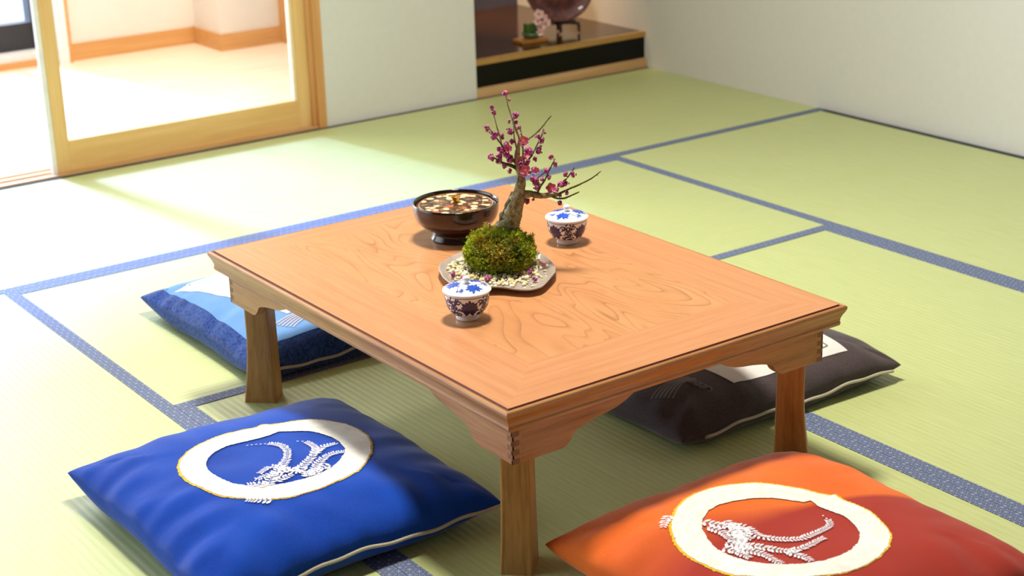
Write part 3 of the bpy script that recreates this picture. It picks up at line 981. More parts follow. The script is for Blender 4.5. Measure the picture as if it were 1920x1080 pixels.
def panel(cu, parent, corners, m, off, name, n=40, label=None):
    """quilted-on print: bilinear patch draped over the cushion"""
    A, B, D, E = [Vector(p) for p in corners]
    mb = MB()
    for j in range(n + 1):
        for i in range(n + 1):
            s, t = i / n, j / n
            p = (A * (1 - s) + B * s) * (1 - t) + (E * (1 - s) + D * s) * t
            mb.v.append(cu.P(p.x, p.y, off))
    for j in range(n):
        for i in range(n):
            a = j * (n + 1) + i
            mb.face((a, a + 1, a + n + 2, a + n + 1))
    o = mb.build(name, m, parent, smooth=True)
    if label:
        o['label'] = label
    return o


def wave(cu, parent, cx, cy, sc, ang, m, off):
    """a curling crest with fingers, as printed on the cloth"""
    mb = MB()
    R = lambda x, y: (cx + sc * (x * math.cos(ang) - y * math.sin(ang)), cy + sc * (x * math.sin(ang) + y * math.cos(ang)))
    for k in range(6):
        a = 0.16 * k
        ribbon(mb, cu.P, [R(-0.9 + a, -0.9), R(-0.75 + a * .9, -0.3), R(-0.45 + a * .7, 0.2), R(0.0 + a * .5, 0.5 - a * .2), R(0.5 + a * .2, 0.55 - a * .6)], 0.075 * sc, off)
    for k in range(5):
        x0, y0 = 0.15 + 0.22 * k, 0.62 - 0.13 * k
        ribbon(mb, cu.P, [R(x0 - .3, y0 - .1), R(x0, y0), R(x0 + 0.16, y0 - 0.08), R(x0 + 0.15, y0 - 0.26), R(x0 + 0.02, y0 - 0.28)], 0.12 * sc, off, taper=True)
    mb.build('wave_print', m, parent)


# royal blue
cb = Cushion(-3.015, -2.485, -2.578, -2.030, .040, .064, 1.0, (0.0, 0.0, -0.006, .010))
tb = cb.build(BLUEC, 'bright royal blue square floor cushion with cream ring and white sprig')
ring_decal(cb, tb, BLUE_OUT, BLUE_IN, 3)
sprig(cb, tb, BLUE_STEMS, 5)
cb.piping(PIPE, tb, 'y-', -0.97, 1.0)
# orange
co_ = Cushion(-2.515, -1.975, -3.280, -2.735, .036, .068, 2.3, (0, 0, -0.004, .004))
to = co_.build(ORANGEC, 'orange and brick red square floor cushion with cream ring, in front of the table')
ring_decal(co_, to, ORANGE_OUT, ORANGE_IN, 4)
sprig(co_, to, ORANGE_STEMS, 6)
# navy / light blue, behind the left leg
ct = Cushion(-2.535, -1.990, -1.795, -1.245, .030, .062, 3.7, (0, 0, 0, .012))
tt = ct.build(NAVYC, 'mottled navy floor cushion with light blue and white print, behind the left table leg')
wx, wy = ct.c
L_ = lambda x, y: (x - wx, y - wy)
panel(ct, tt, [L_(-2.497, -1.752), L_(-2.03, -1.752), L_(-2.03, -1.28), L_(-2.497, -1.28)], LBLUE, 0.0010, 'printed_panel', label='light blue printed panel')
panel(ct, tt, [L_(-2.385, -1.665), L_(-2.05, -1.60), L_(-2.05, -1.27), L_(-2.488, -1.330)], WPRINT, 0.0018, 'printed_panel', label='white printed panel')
wave(ct, tt, -2.365 - wx, -1.700 - wy, 0.052, -0.9, GPRINT, 0.0027)
ct.piping(PIPE, tt, 'y-', -0.97, 1.0, dz=-0.006)
# charcoal
ck = Cushion(-2.090, -1.520, -2.575, -2.050, .032, .062, 5.2, (0.0, 0, 0, 0))
tk = ck.build(BROWNC, 'dark charcoal brown floor cushion with white print, right of the table')
wx, wy = ck.c
panel(ck, tk, [L_(-1.915, -2.520), L_(-1.625, -2.530), L_(-1.600, -2.15), L_(-1.96, -2.15)], WPRINT, 0.0012, 'printed_panel', label='white printed panel')
mb = MB()
for (xa, ya, xb, yb) in ((-1.70, -2.505, -1.655, -2.505), (-1.655, -2.505, -1.655, -2.46), (-1.655, -2.46, -1.70, -2.46), (-1.70, -2.46, -1.70, -2.505)):
    ribbon(mb, ck.P, [L_(xa, ya), L_(xb, yb)], 0.0022, 0.0022)
mb.build('seal_outline', DPRINT, tk)
wave(ck, tk, -2.00 - wx, -2.465 - wy, 0.05, -0.9, DPRINT, 0.0016)
ck.piping(PIPE, tk, 'y-', -0.80, 0.92, dz=-0.006)

# ------------------------------------------------------------------ lidded teacups
PORC = plain('white_porcelain', (240, 242, 246), 0.12, 0.01, Coat_Weight=0.5)
COBALT = plain('cobalt_glaze', (52, 92, 200), 0.15, 0.25, 160)
INDIGO = plain('indigo_glaze', (44, 36, 92), 0.15, 0.2, 160)


def body_r(z):
    P = [(0.0, .0195), (.002, .0200), (.006, .0195), (.0085, .0200), (.012, .0265), (.018, .0315), (.025, .0348), (.033, .0367), (.042, .0378), (.049, .0382)]
    for (z0, r0), (z1, r1) in zip(P[:-1], P[1:]):
        if z <= z1:
            return r0 + (r1 - r0) * max(0, (z - z0)) / (z1 - z0)
    return P[-1][1]


def lid_z(r):
    return 0.0525 + 0.0095 * (1 - (r / 0.041) ** 2) ** 0.8 if r < 0.041 else 0.0525


def make_cup(loc, label, rot):
    t = thing('lidded_teacup', label, 'teacup', loc, 'blue and white lidded teacups on the table')
    mb = MB()
    zs = [0, .001, .002, .004, .006, .0085, .010, .012, .015, .018, .0215, .025, .029, .033, .038, .042, .046, .049]
    mb.lathe([(body_r(z) - (.001 if z == 0 else 0), z) for z in zs] + [(.0360, .049), (.035, .030), (.018, .012)], 56)
    body = mb.build('cup_body', PORC, t, smooth=True)

    def S(a, z, off):
        z = min(.0485, max(.0092, z))
        r = body_r(z) + off
        a = a / 0.037
        return (r * math.cos(a), r * math.sin(a), z)
    mb = MB()
    R0 = 0.037
    # ring lines and lotus blooms with scrolls in between
    for zz, w_ in ((.0465, .0009), (.0105, .0010)):
        ribbon(mb, S, [(2 * PI * R0 * k / 40, zz) for k in range(41)], w_, .0003, sub=1)
    for q in range(4):
        ac = (2 * PI * q / 4 + rot) * R0
        for k in range(13):
            an = PI / 2 + (k - 6) * 0.42
            Lf = (.0170 if k % 2 == 0 else .0150) * (1.0 if abs(k - 6) < 5 else 0.85)
            leaf(mb, S, ac + math.cos(an) * .0008, .0262 + math.sin(an) * .001, an, Lf, .0078, .0003, dome=.0002)
        leaf(mb, S, ac - .006, .0262, 0, .012, .012, .00035, dome=.0002)
        am = ac + 2 * PI * R0 / 8
        for s in (-1, 1):
            for (bx, bz, sc) in ((0, .036, 1.0), (s * .004, .022, .9), (-s * .003, .029, .7), (s * .010, .0385, .8), (s * .0095, .016, .7)):
                pts = [(am + bx + s * sc * .0062 * math.cos(th) * (1 - th / 9), bz + sc * .0055 * math.sin(th) * (1 - th / 9)) for th in [0.0, .7, 1.4, 2.1, 2.8, 3.5, 4.2, 4.9, 5.6, 6.3, 7.0]]
                ribbon(mb, S, pts, .0022, .0003, sub=2)
        for k in range(22):
            an = k * 0.9 + q
            leaf(mb, S, am + math.cos(k * 2.3) * .0078, .028 + math.sin(k * 1.7) * .0150, an, .0068, .0034, .0003, dome=.0001)
    pat = mb.build('painted_pattern', INDIGO, body)
    mb = MB()
    mb.lathe([(.0365, .0485), (.0405, .0500), (.0418, .0515), (.0415, .0527)] + [(r, lid_z(r) + .0003) for r in (.040, .037, .033, .028, .022, .016, .010, .005)], 56)
    lid = mb.build('lid', PORC, t, smooth=True)
    mb = MB()
    mb.lathe([(.0045, .0618), (.0040, .0640), (.0052, .0660), (.0066, .0685), (.0068, .0708), (.0058, .0735), (.0036, .0752), (.0012, .0757)], 24)
    mb.build('lid_knob', PORC, lid, smooth=True)

    def SL(x, y, off):
        r = math.hypot(x, y)
        if r > .0385:
            x, y = x * .0385 / r, y * .0385 / r
            r = .0385
        return (x, y, lid_z(r) + .0006 + off)
    mb = MB()
    for q in range(3):
        a = 2 * PI * q / 3 + rot + .4
        cx, cy = .0235 * math.cos(a), .0235 * math.sin(a)
        for k in range(10):
            an = a + PI + (k - 4.5) * .58
            leaf(mb, SL, cx, cy, an, .0150 if k % 2 else .0125, .0056, .0003, dome=.0001)
        a2 = a + PI / 3
        ribbon(mb, SL, [(.012 * math.cos(a2 - .5), .012 * math.sin(a2 - .5)), (.022 * math.cos(a2 - .2), .022 * math.sin(a2 - .2)), (.030 * math.cos(a2), .030 * math.sin(a2)), (.034 * math.cos(a2 + .25), .034 * math.sin(a2 + .25)), (.028 * math.cos(a2 + .35), .028 * math.sin(a2 + .35))], .0008, .0003)
        for k in range(5):
            leaf(mb, SL, .029 * math.cos(a2 + .08 * k), .029 * math.sin(a2 + .08 * k), a2 + k * 1.3, .0062, .0026, .0003, dome=.0001)
    mb.build('painted_pattern', COBALT, lid)
    return t


make_cup((-2.422, -2.403, TZ), 'lidded blue and white porcelain teacup nearest the front, left of the dish', -2.05)
make_cup((-2.042, -2.185, TZ), 'lidded blue and white porcelain teacup at the back, right of the bonsai', -2.95)

# ------------------------------------------------------------------ lacquer bowl with inlaid lid
LAC = NT('brown_lacquer', 0.14, lin(50, 20, 10), Coat_Weight=0.25, Coat_Roughness=0.12).m
LACD = NT('black_lacquer_rim', 0.12, lin(24, 14, 14), Coat_Weight=0.6, Coat_Roughness=0.05).m
bowl = thing('lacquer_bowl', 'round brown lacquered bowl with inlaid decorated lid, behind the bonsai', 'bowl', (-2.187, -2.022, TZ))
mb = MB()
mb.lathe([(.049, 0), (.0515, .001), (.0505, .004), (.047, .010), (.0455, .0165), (.050, .0195), (.060, .0245), (.070, .0315), (.0775, .0400), (.0815, .0500), (.0830, .0600), (.0832, .0700), (.0830, .0730), (.0820, .0738), (.0808, .0728), (.0800, .0680), (.0795, .0600)], 72)
mb.build('bowl_body', LAC, bowl, smooth=True)
mb = MB()
mb.lathe([(.0834, .0712), (.0833, .0732), (.0820, .0742), (.0806, .0732), (.0800, .0660), (.0795, .064), (.0805, .0700)], 72, close=False)
mb.build('rim', LACD, bowl, smooth=True)
mb = MB()
prof = [(.0790, .058), (.0795, .0640), (.0785, .0662), (.0745, .0678), (.0722, .0682), (.0712, .0688), (.0700, .0684), (.060, .0690), (.040, .0702), (.020, .0712), (.006, .0716)]
mb.lathe(prof, 72)
lid_m = plain('lid_ground_lacquer', (84, 54, 40), 0.3, 0.35, 150, Coat_Weight=0.5)
lid = mb.build('lid', lid_m, bowl, smooth=True)
mb = MB()
mb.lathe([(.0722, .0683), (.0720, .0692), (.0712, .0694), (.0706, .0690), (.0706, .0684)], 72, close=False)
mb.build('gold_ring', plain('gold_line', (206, 150, 88), 0.3), lid, smooth=True)
mb = MB()
mb.lathe([(.0100, .0716), (.0090, .0728), (.0062, .0735), (.0058, .0760), (.0072, .0800), (.0098, .0832), (.0100, .0840), (.0085, .0842), (.0065, .0830), (.0030, .0822)], 24)
mb.build('knob', NT('gilt_metal', 0.25, lin(214, 160, 66), Metallic=0.8).m, lid, smooth=True)


def SB(x, y, off):
    r = min(.0690, math.hypot(x, y))
    k = r / max(1e-6, math.hypot(x, y))
    return (x * k, y * k, .0686 + .0030 * (1 - r / .07) + off)


rnd = random.Random(11)
mb = MB()
for k in range(200):
    a, r = rnd.uniform(0, 2 * PI), .067 * math.sqrt(rnd.random())
    x, y = r * math.cos(a), r * math.sin(a)
    kind = rnd.choice([0, 0, 1, 2, 2, 3, 3, 4, 5])
    if kind == 0:                                   # small pale chrysanthemum
        R_ = rnd.uniform(.0048, .0085)
        for q in range(9):
            leaf(mb, SB, x, y, 2 * PI * q / 9, R_, R_ * .62, .0006 + rnd.uniform(0, .0003), 0, .0002)
    elif kind == 1 and k % 4 == 0:                  # orange maple fan
        for q in range(6):
            leaf(mb, SB, x, y, a + q * .5, .0095, .0050, .0005, 1, .0001)
    else:
        for q in range(rnd.randint(2, 5)):
            leaf(mb, SB, x + rnd.uniform(-.003, .003), y + rnd.uniform(-.003, .003), rnd.uniform(0, 6.3), rnd.uniform(.004, .009), rnd.uniform(.002, .0036), .0003 + rnd.uniform(0, .0003), kind if kind > 1 else 2, .0001)
mb.build('inlay', [plain('inlay_cream', (232, 214, 168), 0.3), plain('inlay_orange', (206, 96, 48), 0.3), plain('inlay_black', (38, 26, 34), 0.3), plain('inlay_ochre', (164, 128, 70), 0.3), plain('inlay_brown', (92, 62, 48), 0.3), plain('inlay_rose', (196, 136, 116), 0.3)], lid)

# ------------------------------------------------------------------ stoneware dish
DISH = [(-2.320, -2.165), (-2.345, -2.195), (-2.362, -2.235), (-2.369, -2.27), (-2.360, -2.306), (-2.334, -2.332), (-2.310, -2.350), (-2.297, -2.372), (-2.281, -2.390), (-2.256, -2.392), (-2.225, -2.372), (-2.195, -2.350), (-2.168, -2.315), (-2.155, -2.278), (-2.150, -2.245), (-2.145, -2.215), (-2.150, -2.175), (-2.175, -2.148), (-2.215, -2.138), (-2.252, -2.138), (-2.285, -2.145)]
dc = Vector((-2.25, -2.255))
NR = 160
dr = polar(DISH, dc, NR)
for _ in range(3):
    dr = [(dr[k - 1] + 2 * dr[k] + dr[(k + 1) % NR]) / 4 for k in range(NR)]
ST = NT('pale_stoneware', 0.5, lin(160, 146, 136), Coat_Weight=0.2)
_f1 = ST.noise(ST.coord(), 60, 4)
ST.col(ST.ramp(_f1, [(0.3, lin(158, 144, 134)), (0.7, lin(180, 166, 156))]))
mb = MB()
prof = [(0.55, 0.000), (0.60, 0.000), (0.62, 0.004), (0.80, 0.0055), (0.93, 0.0095), (0.985, 0.0125), (1.0, 0.0145), (0.99, 0.0158), (0.965, 0.0150), (0.90, 0.0112), (0.78, 0.0085), (0.4, 0.0078), (0.02, 0.0078)]
for (s, z) in prof:
    for k in range(NR):
        a = 2 * PI * k / NR
        rr = dr[k] * s
        mb.v.append((rr * math.cos(a), rr * math.sin(a), z + (0.0016 * math.sin(5 * a + 1) if s > 0.9 else 0)))
for j in range(len(prof) - 1):
    for k in range(NR):
        k2 = (k + 1) % NR
        mb.face((j * NR + k, j * NR + k2, (j + 1) * NR + k2, (j + 1) * NR + k))
mb.face([k for k in range(NR)][::-1])
mb.face([(len(prof) - 1) * NR + k for k in range(NR)])
dish = mb.build('stoneware_dish', ST.m, smooth=True, loc=(dc.x, dc.y, TZ))
tag(dish, 'shallow pale stoneware dish with wavy rim under the moss ball', 'dish')


def dish_r(a):
    return dr[int((a % (2 * PI)) / (2 * PI) * NR) % NR]


# pale gravel heaped round the moss ball
BC = Vector((-2.235, -2.232))       # centre of the moss ball
rnd = random.Random(21)
mb = MB()
cnt = 0
tries = 0
while cnt < 520 and tries < 9000:
    tries += 1
    a = rnd.uniform(0, 2 * PI)
    rr = dish_r(a) * rnd.uniform(.25, .86)
    p = Vector((dc.x + rr * math.cos(a), dc.y + rr * math.sin(a)))
    db = (p - BC).length
    if db < .057:
        continue
    edge = rr / dish_r(a)
    heap = max(0, 1 - (db - .055) / .045)
    if rnd.random() > (1.0 if edge < .72 else .45):
        continue
    R_ = rnd.uniform(.0016, .0034) * (1.35 if rnd.random() < .18 else 1)
    z = TZ + .0082 + R_ * .7 + rnd.random() * .007 * heap + max(0, edge - .8) * .02
    mb.ball((p.x - dc.x, p.y - dc.y, z - TZ), R_, 7, 5, (rnd.uniform(.8, 1.35), rnd.uniform(.8, 1.3), rnd.uniform(.65, .95)), cnt % 3, .55, cnt)
    cnt += 1
gr = mb.build('gravel', [plain('gravel_cream', (236, 224, 180), 0.7, 0.1, 300), plain('gravel_white', (240, 234, 214), 0.7, 0.08, 300), plain('gravel_yellow', (222, 202, 144), 0.7, 0.12, 300)], smooth=True, loc=(dc.x, dc.y, TZ))
tag(gr, 'cream coloured gravel strewn on the dish round the moss ball', 'gravel')
gr['kind'] = 'stuff'

# ------------------------------------------------------------------ plum bonsai
bx, by = -2.235, -2.235
tree = thing('plum_bonsai', 'plum bonsai with pink blossoms growing from a mossy ball on the dish', 'bonsai', (bx, by, TZ))


def bark(name, a, b_, c_):
    n = NT(name, 0.85)
    co = n.coord()
    f = n.noise(co, 110, 6, 0.7, 0.6)
    f2 = n.noise(n.coord('Object', scale=(1, 1, .35)), 220, 4, 0.6)
    n.col(n.ramp(n.math('ADD', n.math('MULTIPLY', f, .6), n.math('MULTIPLY', f2, .4)), [(0.36, a), (0.5, b_), (0.66, c_)]))
    n.bump(f, 0.8, 0.003)
    return n.m


BARK = bark('plum_bark', lin(88, 76, 48), lin(156, 144, 104), lin(196, 186, 148))
BARKD = bark('old_dark_bark', lin(44, 36, 24), lin(98, 82, 56), lin(140, 124, 92))
TWIG = bark('twig_bark', lin(62, 56, 28), lin(88, 84, 46), lin(128, 120, 84))
TWIGG = bark('grey_twig_bark', lin(120, 110, 96), lin(160, 150, 136), lin(190, 180, 166))


def smooth_pts(ps, sub=4):
    P = [Vector(p[:3]) for p in ps]
    R_ = [p[3] for p in ps]
    out, rs = [], []
    for i in range(len(P) - 1):
        p0, p1, p2, p3 = P[max(0, i - 1)], P[i], P[i + 1], P[min(len(P) - 1, i + 2)]
        for k in range(sub):
            t = k / sub
            out.append(0.5 * ((2 * p1) + (p2 - p0) * t + (2 * p0 - 5 * p1 + 4 * p2 - p3) * t * t + (3 * p1 - p0 - 3 * p2 + p3) * t ** 3))
            rs.append(R_[i] * (1 - t) + R_[i + 1] * t)
    out.append(P[-1])
    rs.append(R_[-1])
    return out, rs


mb = MB()
for k_, jt, n_ in (('trunk', .45, 22), ('leader', .3, 10)):
    p_, r_ = smooth_pts(TREE[k_], 6)
    mb.tube(p_, [q * 1.14 for q in r_], n_, 0, jt)
# knots on the trunk
for (i, s, dx) in ((9, .010, .004), (12, .009, -.006), (20, .007, .004)):
    p_, r_ = smooth_pts(TREE['trunk'], 6)
    c0 = p_[i] + Vector((dx - .006, -.009, 0)) * (r_[i] / .016)
    mb.ball(c0, s, 10, 8, (1, .8, 1.1), 0, .5, i)
mb.build('trunk', BARK, tree, smooth=True)
mb = MB()
t0 = [(p[0] - .014 + .002 * i, p[1] + .010, p[2] - .010, p[3] * .72) for i, p in enumerate(TREE['trunk'][:5])]
p_, r_ = smooth_pts(t0, 6)
mb.tube(p_, r_, 16, 0, .7)
for k in range(5):                  # surface roots creeping over the moss
    a = 2.2 + k * .32
    pts = [(TREE['trunk'][0][0] - .006, TREE['trunk'][0][1], .078, .007)]
    for q in range(1, 5):
        rr = .012 * q
        pts.append((pts[0][0] + rr * math.cos(a + .15 * q) * 1.0, pts[0][1] + rr * math.sin(a + .15 * q), .080 - .0022 * q * q, .0065 - .001 * q))
    p_, r_ = smooth_pts(pts, 4)
    mb.tube(p_, r_, 8, 0, .6)
o = mb.build('old_stump', BARKD, tree, smooth=True)
o['label'] = 'dark rough old wood and surface roots'
p_, r_ = smooth_pts(TREE['side'], 6)
mb = MB()
mb.tube(p_, r_, 14, 0, .35)
mb.build('branch', BARK, tree, smooth=True)
for k_ in sorted(TREE):
    if k_[0] == 't' and k_ != 'trunk':
        p_, r_ = smooth_pts(TREE[k_], 4)
        mb = MB()
        mb.tube(p_, [max(.0009, r * 1.05) for r in r_], 8, 0, .35)
        rn = random.Random(hash(k_[1:]) if False else int(k_[1:]))
        for q in range(2, len(p_) - 1, 3):          # small leaf nodes
            mb.ball(p_[q] + Vector((rn.uniform(-1, 1), rn.uniform(-1, 1), rn.uniform(-1, 1))) * .0011, .0015, 5, 4)
        mb.build('twig', TWIGG if k_ in ('t5', 't6') else TWIG, tree, smooth=True)

# moss ball: a dark core with thousands of small shoots
n = NT('moss_green', 0.9, Subsurface_Weight=0.0)
co = n.coord()
f = n.noise(co, 34, 3)
f2 = n.noise(co, 420, 2)
n.col(n.ramp(n.math('ADD', n.math('MULTIPLY', f, .55), n.math('MULTIPLY', f2, .45)), [(0.30, lin(92, 104, 14)), (0.45, lin(150, 170, 24)), (0.56, lin(192, 204, 44)), (0.70, lin(224, 206, 92))]))
_c = n.b.inputs['Base Color'].links[0].from_socket
_g = n.noise(n.coord(loc=(3, 1, 2)), 26, 3)
_d = n.noise(n.coord(loc=(7, 5, 2)), 48, 2)
_c = n.mix(n.ramp(_g, [(0.48, (0, 0, 0, 1)), (0.62, (.75, .75, .75, 1))]), _c, lin(196, 168, 62))
_c = n.mix(n.ramp(_d, [(0.54, (0, 0, 0, 1)), (0.66, (.7, .7, .7, 1))]), _c, lin(72, 78, 20))
n.col(_c)
MOSS = n.m
MOSSD = plain('moss_core', (84, 88, 20), 0.95, 0.3, 60)


def moss_pt(th, ph, k=1.0):
    """th from the pole, ph around; a squat dome"""
    d = Vector((math.sin(th) * math.cos(ph), math.sin(th) * math.sin(ph), math.cos(th)))
    r = 1 + .10 * noise.noise(d * 2.3) + .04 * noise.noise(d * 7)
    st_ = max(1e-4, math.sin(th))
    hr = .0605 * r * k * (st_ ** .62 if th > PI / 2 else st_) / st_
    return Vector((d.x * hr - .009, d.y * hr - .014, max(.0095, .042 + d.z * .041 * r * k)))


mb = MB()
nu, nv = 40, 24
for j in range(nv + 1):
    for i in range(nu):
        mb.v.append(tuple(moss_pt(PI * (j + .01) / (nv + .02), 2 * PI * i / nu, .97)))
for j in range(nv):
    for i in range(nu):
        i2 = (i + 1) % nu
        mb.face((j * nu + i, j * nu + i2, (j + 1) * nu + i2, (j + 1) * nu + i), 1)
rnd = random.Random(5)
for s in range(4200):
    zc = rnd.uniform(-.92, 1)
    th, ph = math.acos(zc), rnd.uniform(0, 2 * PI)
    p = moss_pt(th, ph, .95)
    nrm = (p - Vector((0, 0, .040)))
    nrm.normalize()
    d = (nrm + Vector((rnd.uniform(-.6, .6), rnd.uniform(-.6, .6), rnd.uniform(-.2, .7)))).normalized()
    L = rnd.uniform(.004, .0105) * (1.5 if rnd.random() < .08 else 1) * (.75 + .7 * max(0, noise.noise(p * 60) + .3))
    sd = d.cross(Vector((rnd.uniform(-1, 1), rnd.uniform(-1, 1), rnd.uniform(-1, 1)))).normalized()
    # shoot with little paired leaflets
    m_ = 4
    for q in range(m_):
        b0 = p + d * L * (q / m_)
        w_ = L * .46 * (1 - .5 * q / m_)
        for sgn in (-1, 1):
            tip = b0 + (sd * sgn + d * .75) * w_
            o = len(mb.v)
            wd = d * (w_ * .42)
            bz = d.cross(sd) * (w_ * .22)
            mb.v += [tuple(b0 - wd * .4), tuple(b0 + wd + bz), tuple(tip)]
            mb.face((o, o + 1, o + 2), 0)
        sd = (sd + d.cross(sd) * .9).normalized()
    o = len(mb.v)
    mb.v += [tuple(p), tuple(p + sd * L * .10), tuple(p + d * L * 1.15)]
    mb.face((o, o + 1, o + 2), 0)
mb.build('moss_ball', [MOSS, MOSSD], tree)

# buds and blossoms
BUDM = NT('plum_bud', 0.5, lin(130, 20, 70))
_f = BUDM.noise(BUDM.coord(), 260, 3)
BUDM.col(BUDM.ramp(_f, [(0.36, lin(84, 16, 70)), (0.46, lin(158, 46, 128)), (0.58, lin(208, 104, 166)), (0.72, lin(196, 140, 90))]))
BUDM = BUDM.m
SEPAL = plain('bud_sepal', (120, 60, 40), 0.6, 0.3, 300)
PINK = NT('pink_petal', 0.5, lin(236, 60, 130), Subsurface_Weight=0.15)
PINK.b.inputs['Subsurface Radius'].default_value = (.003, .001, .001)
_f = PINK.noise(PINK.coord(), 180, 3)
PINK.col(PINK.ramp(_f, [(0.3, lin(232, 70, 146)), (0.5, lin(248, 122, 182)), (0.72, lin(255, 186, 214))]))
PINK = PINK.m
YELL = plain('yellow_anther', (240, 180, 70), 0.5, 0.2, 300)
view = Vector((-.52, -.80, .30)).normalized()


def bud_mesh(mb, c, R_, rn):
    c = Vector(c)
    k_n = 4 if R_ > .0045 else 2
    for q in range(k_n):
        off = Vector((rn.uniform(-1, 1), rn.uniform(-1, 1), rn.uniform(-1, 1))).normalized() * R_ * .48
        mb.ball(c + off, R_ * rn.uniform(.46, .66), 8, 6, (1, 1, 1.1), 0, .5, q + R_ * 999)
    for q in range(5):
        off = Vector((rn.uniform(-1, 1), rn.uniform(-1, 1), rn.uniform(-1, 1))).normalized() * R_ * .85
        mb.ball(c + off, R_ * .20, 5, 4, (1, 1, 1), 1)


for i, (x, y, z, R_) in enumerate(BUDS):
    mb = MB()
    bud_mesh(mb, (x, y, z), R_ * 1.2, random.Random(i))
    mb.build('bud', [BUDM, SEPAL], tree, smooth=True)


def bloom(mb, c, R_, axis, rn, cup=.35):
    c = Vector(c)
    ax = axis.normalized()
    a1 = ax.cross(Vector((0, 0, 1))).normalized()
    a2 = ax.cross(a1)
    for ly in range(2):
        for k in range(5 if ly == 0 else 4):
            g = 2 * PI * k / (5 if ly == 0 else 4) + ly * .5 + rn.uniform(-.1, .1)
            d = a1 * math.cos(g) + a2 * math.sin(g)
            s = d.cross(ax)
            LL = R_ * (1.0 if ly == 0 else .7)
            o = len(mb.v)
            K = 5
            for i in range(K + 1):
                t = i / K
                w_ = LL * .50 * math.sin(PI * (.12 + .80 * t)) ** .7
                for q in (-1, -.5, 0, .5, 1):
                    h = cup * LL * t * t + abs(q) * w_ * .28 + ly * LL * .12
                    mb.v.append(tuple(c + d * LL * t * (1 - .08 * abs(q)) + s * w_ * q + ax * h))
            for i in range(K):
                for q in range(4):
                    a = o + i * 5 + q
                    mb.face((a, a + 1, a + 6, a + 5), 0)
    for k in range(16):
        g = rn.uniform(0, 2 * PI)
        rr = R_ * rn.uniform(.05, .38)
        p = c + (a1 * math.cos(g) + a2 * math.sin(g)) * rr + ax * R_ * rn.uniform(.3, .5)
        mb.tube([c + ax * R_ * .05, p], R_ * .018, 4, 1)
        mb.ball(p, R_ * .055, 5, 4, mi=1)


for i, (x, y, z, R_) in enumerate(FLOWERS):
    rn = random.Random(40 + i)
    ax_ = (view + Vector((rn.uniform(-.5, .5), rn.uniform(-.3, .3), rn.uniform(-.2, .5)))).normalized()
    if i == 4:
        ax_ = view
    mb = MB()
    bloom(mb, (x, y, z), R_, ax_, rn, .3 if i in (0, 2, 4) else .7)
    mb.build('blossom', [PINK, YELL], tree, smooth=True)

# fallen buds on gravel and moss
FB = [(-2.344, -2.245, .0175, .0055, 'fallen crimson plum bud at the left end of the dish gravel'),
      (-2.339, -2.263, .0160, .0042, 'fallen pink plum bud just right of the leftmost crimson one, behind the front cup'),
      (-2.307, -2.299, .0170, .0065, 'fallen purple plum bud with yellow anthers in front of the moss ball'),
      (-2.232, -2.322, .0190, .0052, 'fallen purple plum bud on gravel at the right front foot of the moss ball'),
      (-2.243, -2.351, .0150, .0050, 'fallen dull purple plum bud near the right front rim of the dish'),
      (-2.185, -2.304, .0175, .0048, 'fallen bright magenta plum bud at the far right of the dish gravel'),
      ]
for i, (x, y, z, R_, lb) in enumerate(FB):
    mb = MB()
    bud_mesh(mb, (0, 0, 0), R_, random.Random(80 + i))
    o = mb.build('fallen_plum_bud', [BUDM if i not in (1, 5) else PINK, SEPAL if i != 2 else YELL], smooth=True, loc=(x, y, TZ + z))
    tag(o, lb, 'flower bud', 'fallen plum buds on the dish and moss')
mb = MB()
bud_mesh(mb, (0, 0, 0), .0045, random.Random(99))
o = mb.build('fallen_plum_bud', [BUDM, SEPAL], smooth=True, loc=(-2.235 - .012, -2.235 + .018, TZ + .086))
tag(o, 'fallen purple plum bud resting on top of the moss beside the trunk', 'flower bud', 'fallen plum buds on the dish and moss')

# ------------------------------------------------------------------ alcove ornaments
AZ = 0.1297
PLM = NT('dark_red_lacquer_plate', 0.5, lin(84, 30, 26), Coat_Weight=0.1)
_f = PLM.noise(PLM.coord(), 26, 5, .6, 1.5)
PLM.col(PLM.ramp(_f, [(0.35, lin(58, 18, 18)), (0.55, lin(92, 32, 28)), (0.7, lin(124, 62, 58))]))
STW = plain('dark_stand_wood', (30, 16, 14), 0.35)
pc = Vector((-.245, .20))
nv_ = Vector((-.45, -.89)).normalized()       # the plate faces the room
st = thing('plate_stand', 'dark wooden four-legged stand holding the plate in the alcove', 'stand', (pc.x, pc.y, AZ))
sv = Vector((-nv_.y, nv_.x))


def PS(a, b_, z):
    p = sv * a + nv_ * b_
    return (p.x, p.y, z)


mb = MB()
mb.tube([PS(-.066, .012, .036), PS(-.03, .018, .040), PS(0, .02, .041), PS(.03, .018, .040), PS(.066, .012, .036)], .0055, 8)
mb.tube([PS(-.066, -.03, .036), PS(0, -.035, .041), PS(.066, -.03, .036)], .0055, 8)
mb.tube([PS(0, .02, .041), PS(0, -.035, .041), PS(0, -.052, .09), PS(0, -.062, .15)], .0055, 8)
mb.build('cradle', STW, st, smooth=True)
for (a, b_) in ((-.066, .012), (.066, .012), (0, .02), (0, -.035)):
    mb = MB()
    s = 1 if a > 0 else -1 if a < 0 else 0
    mb.tube([PS(a * .98, b_, .040), PS(a * 1.05, b_ * 1.1, .022), PS(a * 1.03, b_ * 1.1, .010), PS(a * 1.10, b_ * 1.15, .0045)], [.0065, .0060, .0048, .0045], 8)
    mb.build('leg', STW, st, smooth=True)
mb = MB()
R_ = .128
prof = [(.002, .0), (.05, .0), (.055, -.002), (.09, .002), (.118, .009), (.127, .013), (.128, .016), (.125, .0175), (.116, .013), (.095, .0085), (.07, .0055), (.068, .0070), (.05, .0070), (.002, .0075)]
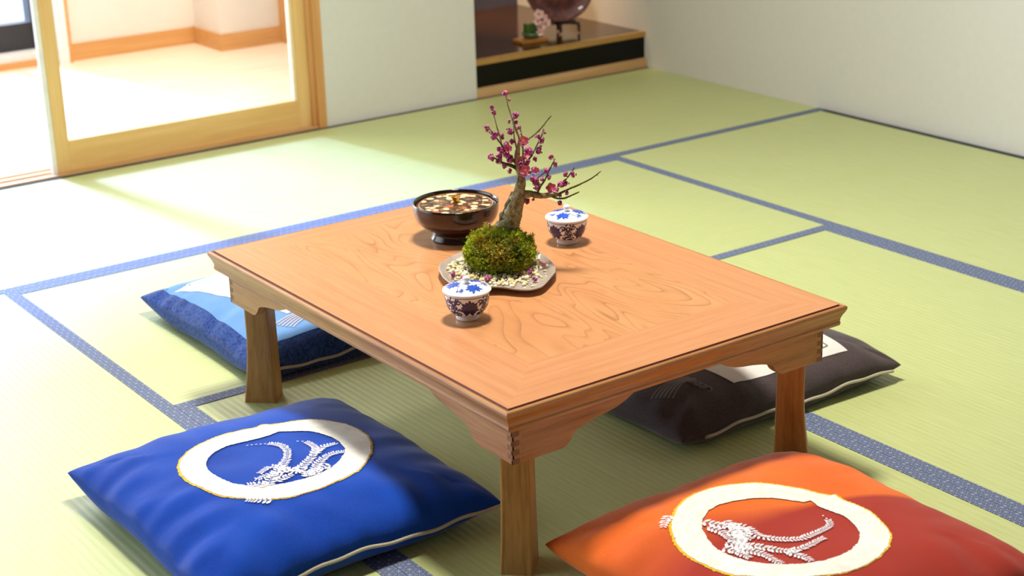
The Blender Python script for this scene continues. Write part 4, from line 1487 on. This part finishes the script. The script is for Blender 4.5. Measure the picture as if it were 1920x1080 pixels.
mb.lathe(prof, 64, close=False)
pl = mb.build('display_plate', PLM.m, smooth=True)
pl.rotation_euler = Vector((nv_.x, nv_.y, .22)).normalized().to_track_quat('Z', 'Y').to_euler()
pl.location = (pc.x + nv_.x * -.008, pc.y + nv_.y * -.008, AZ + .045 + R_ * .975)
tag(pl, 'large round dark red patterned plate standing upright in the alcove', 'plate')
sb_ = MB()
sb_.box(-.055, .055, -.035, .035, 0.0, .012)
o = sb_.build('wooden_board', plain('amber_board', (176, 118, 50), 0.35, .15, 40), bevel=.002, loc=(-.415, .150, AZ))
tag(o, 'small amber wooden board under the green pot in the alcove', 'board')
o.rotation_euler[2] = -.05
GP = plain('green_glaze', (66, 100, 44), 0.3, .2, 60)
gp = thing('green_flower_pot', 'small green square pot of pale pink flowers in the alcove', 'flower pot', (-.405, .155, AZ + .012))
mb = MB()
rr_ = [(.016, 0), (.022, .004), (.028, .016), (.030, .022)]
mb.lathe([(.018, 0), (.027, .003), (.034, .012), (.036, .020), (.033, .020), (.028, .010)], 32)
mb.build('saucer', plain('grey_green_glaze', (84, 112, 84), 0.3), gp, smooth=True)
mb = MB()
mb.box(-.026, .022, -.012, .016, .012, .052)
mb.build('pot', GP, gp, bevel=.004)
mb = MB()
rn = random.Random(3)
for (a, z, s) in ((.010, .086, .019), (.030, .064, .019), (.044, .050, .018), (.020, .036, .017), (.004, .058, .015), (.012, .024, .014), (.036, .074, .012)):
    bloom(mb, (a, -.030 + rn.uniform(-.004, .004), z), s, Vector((-.5 + rn.uniform(-.5, .5), -.8, .3 + rn.uniform(-.3, .4))), rn, .5)
mb.build('blossoms', [plain('pale_pink_petal', (244, 208, 204), 0.6, .06, 60), plain('brown_anther', (170, 110, 60), 0.6)], gp, smooth=True)
mb = MB()
mb.tube([(.004, .0, .045), (.008, -.015, .060), (.012, -.028, .080)], .0016, 6)
mb.tube([(.006, .0, .045), (.02, -.018, .050), (.034, -.029, .060)], .0016, 6)
mb.build('stem', TWIG, gp, smooth=True)
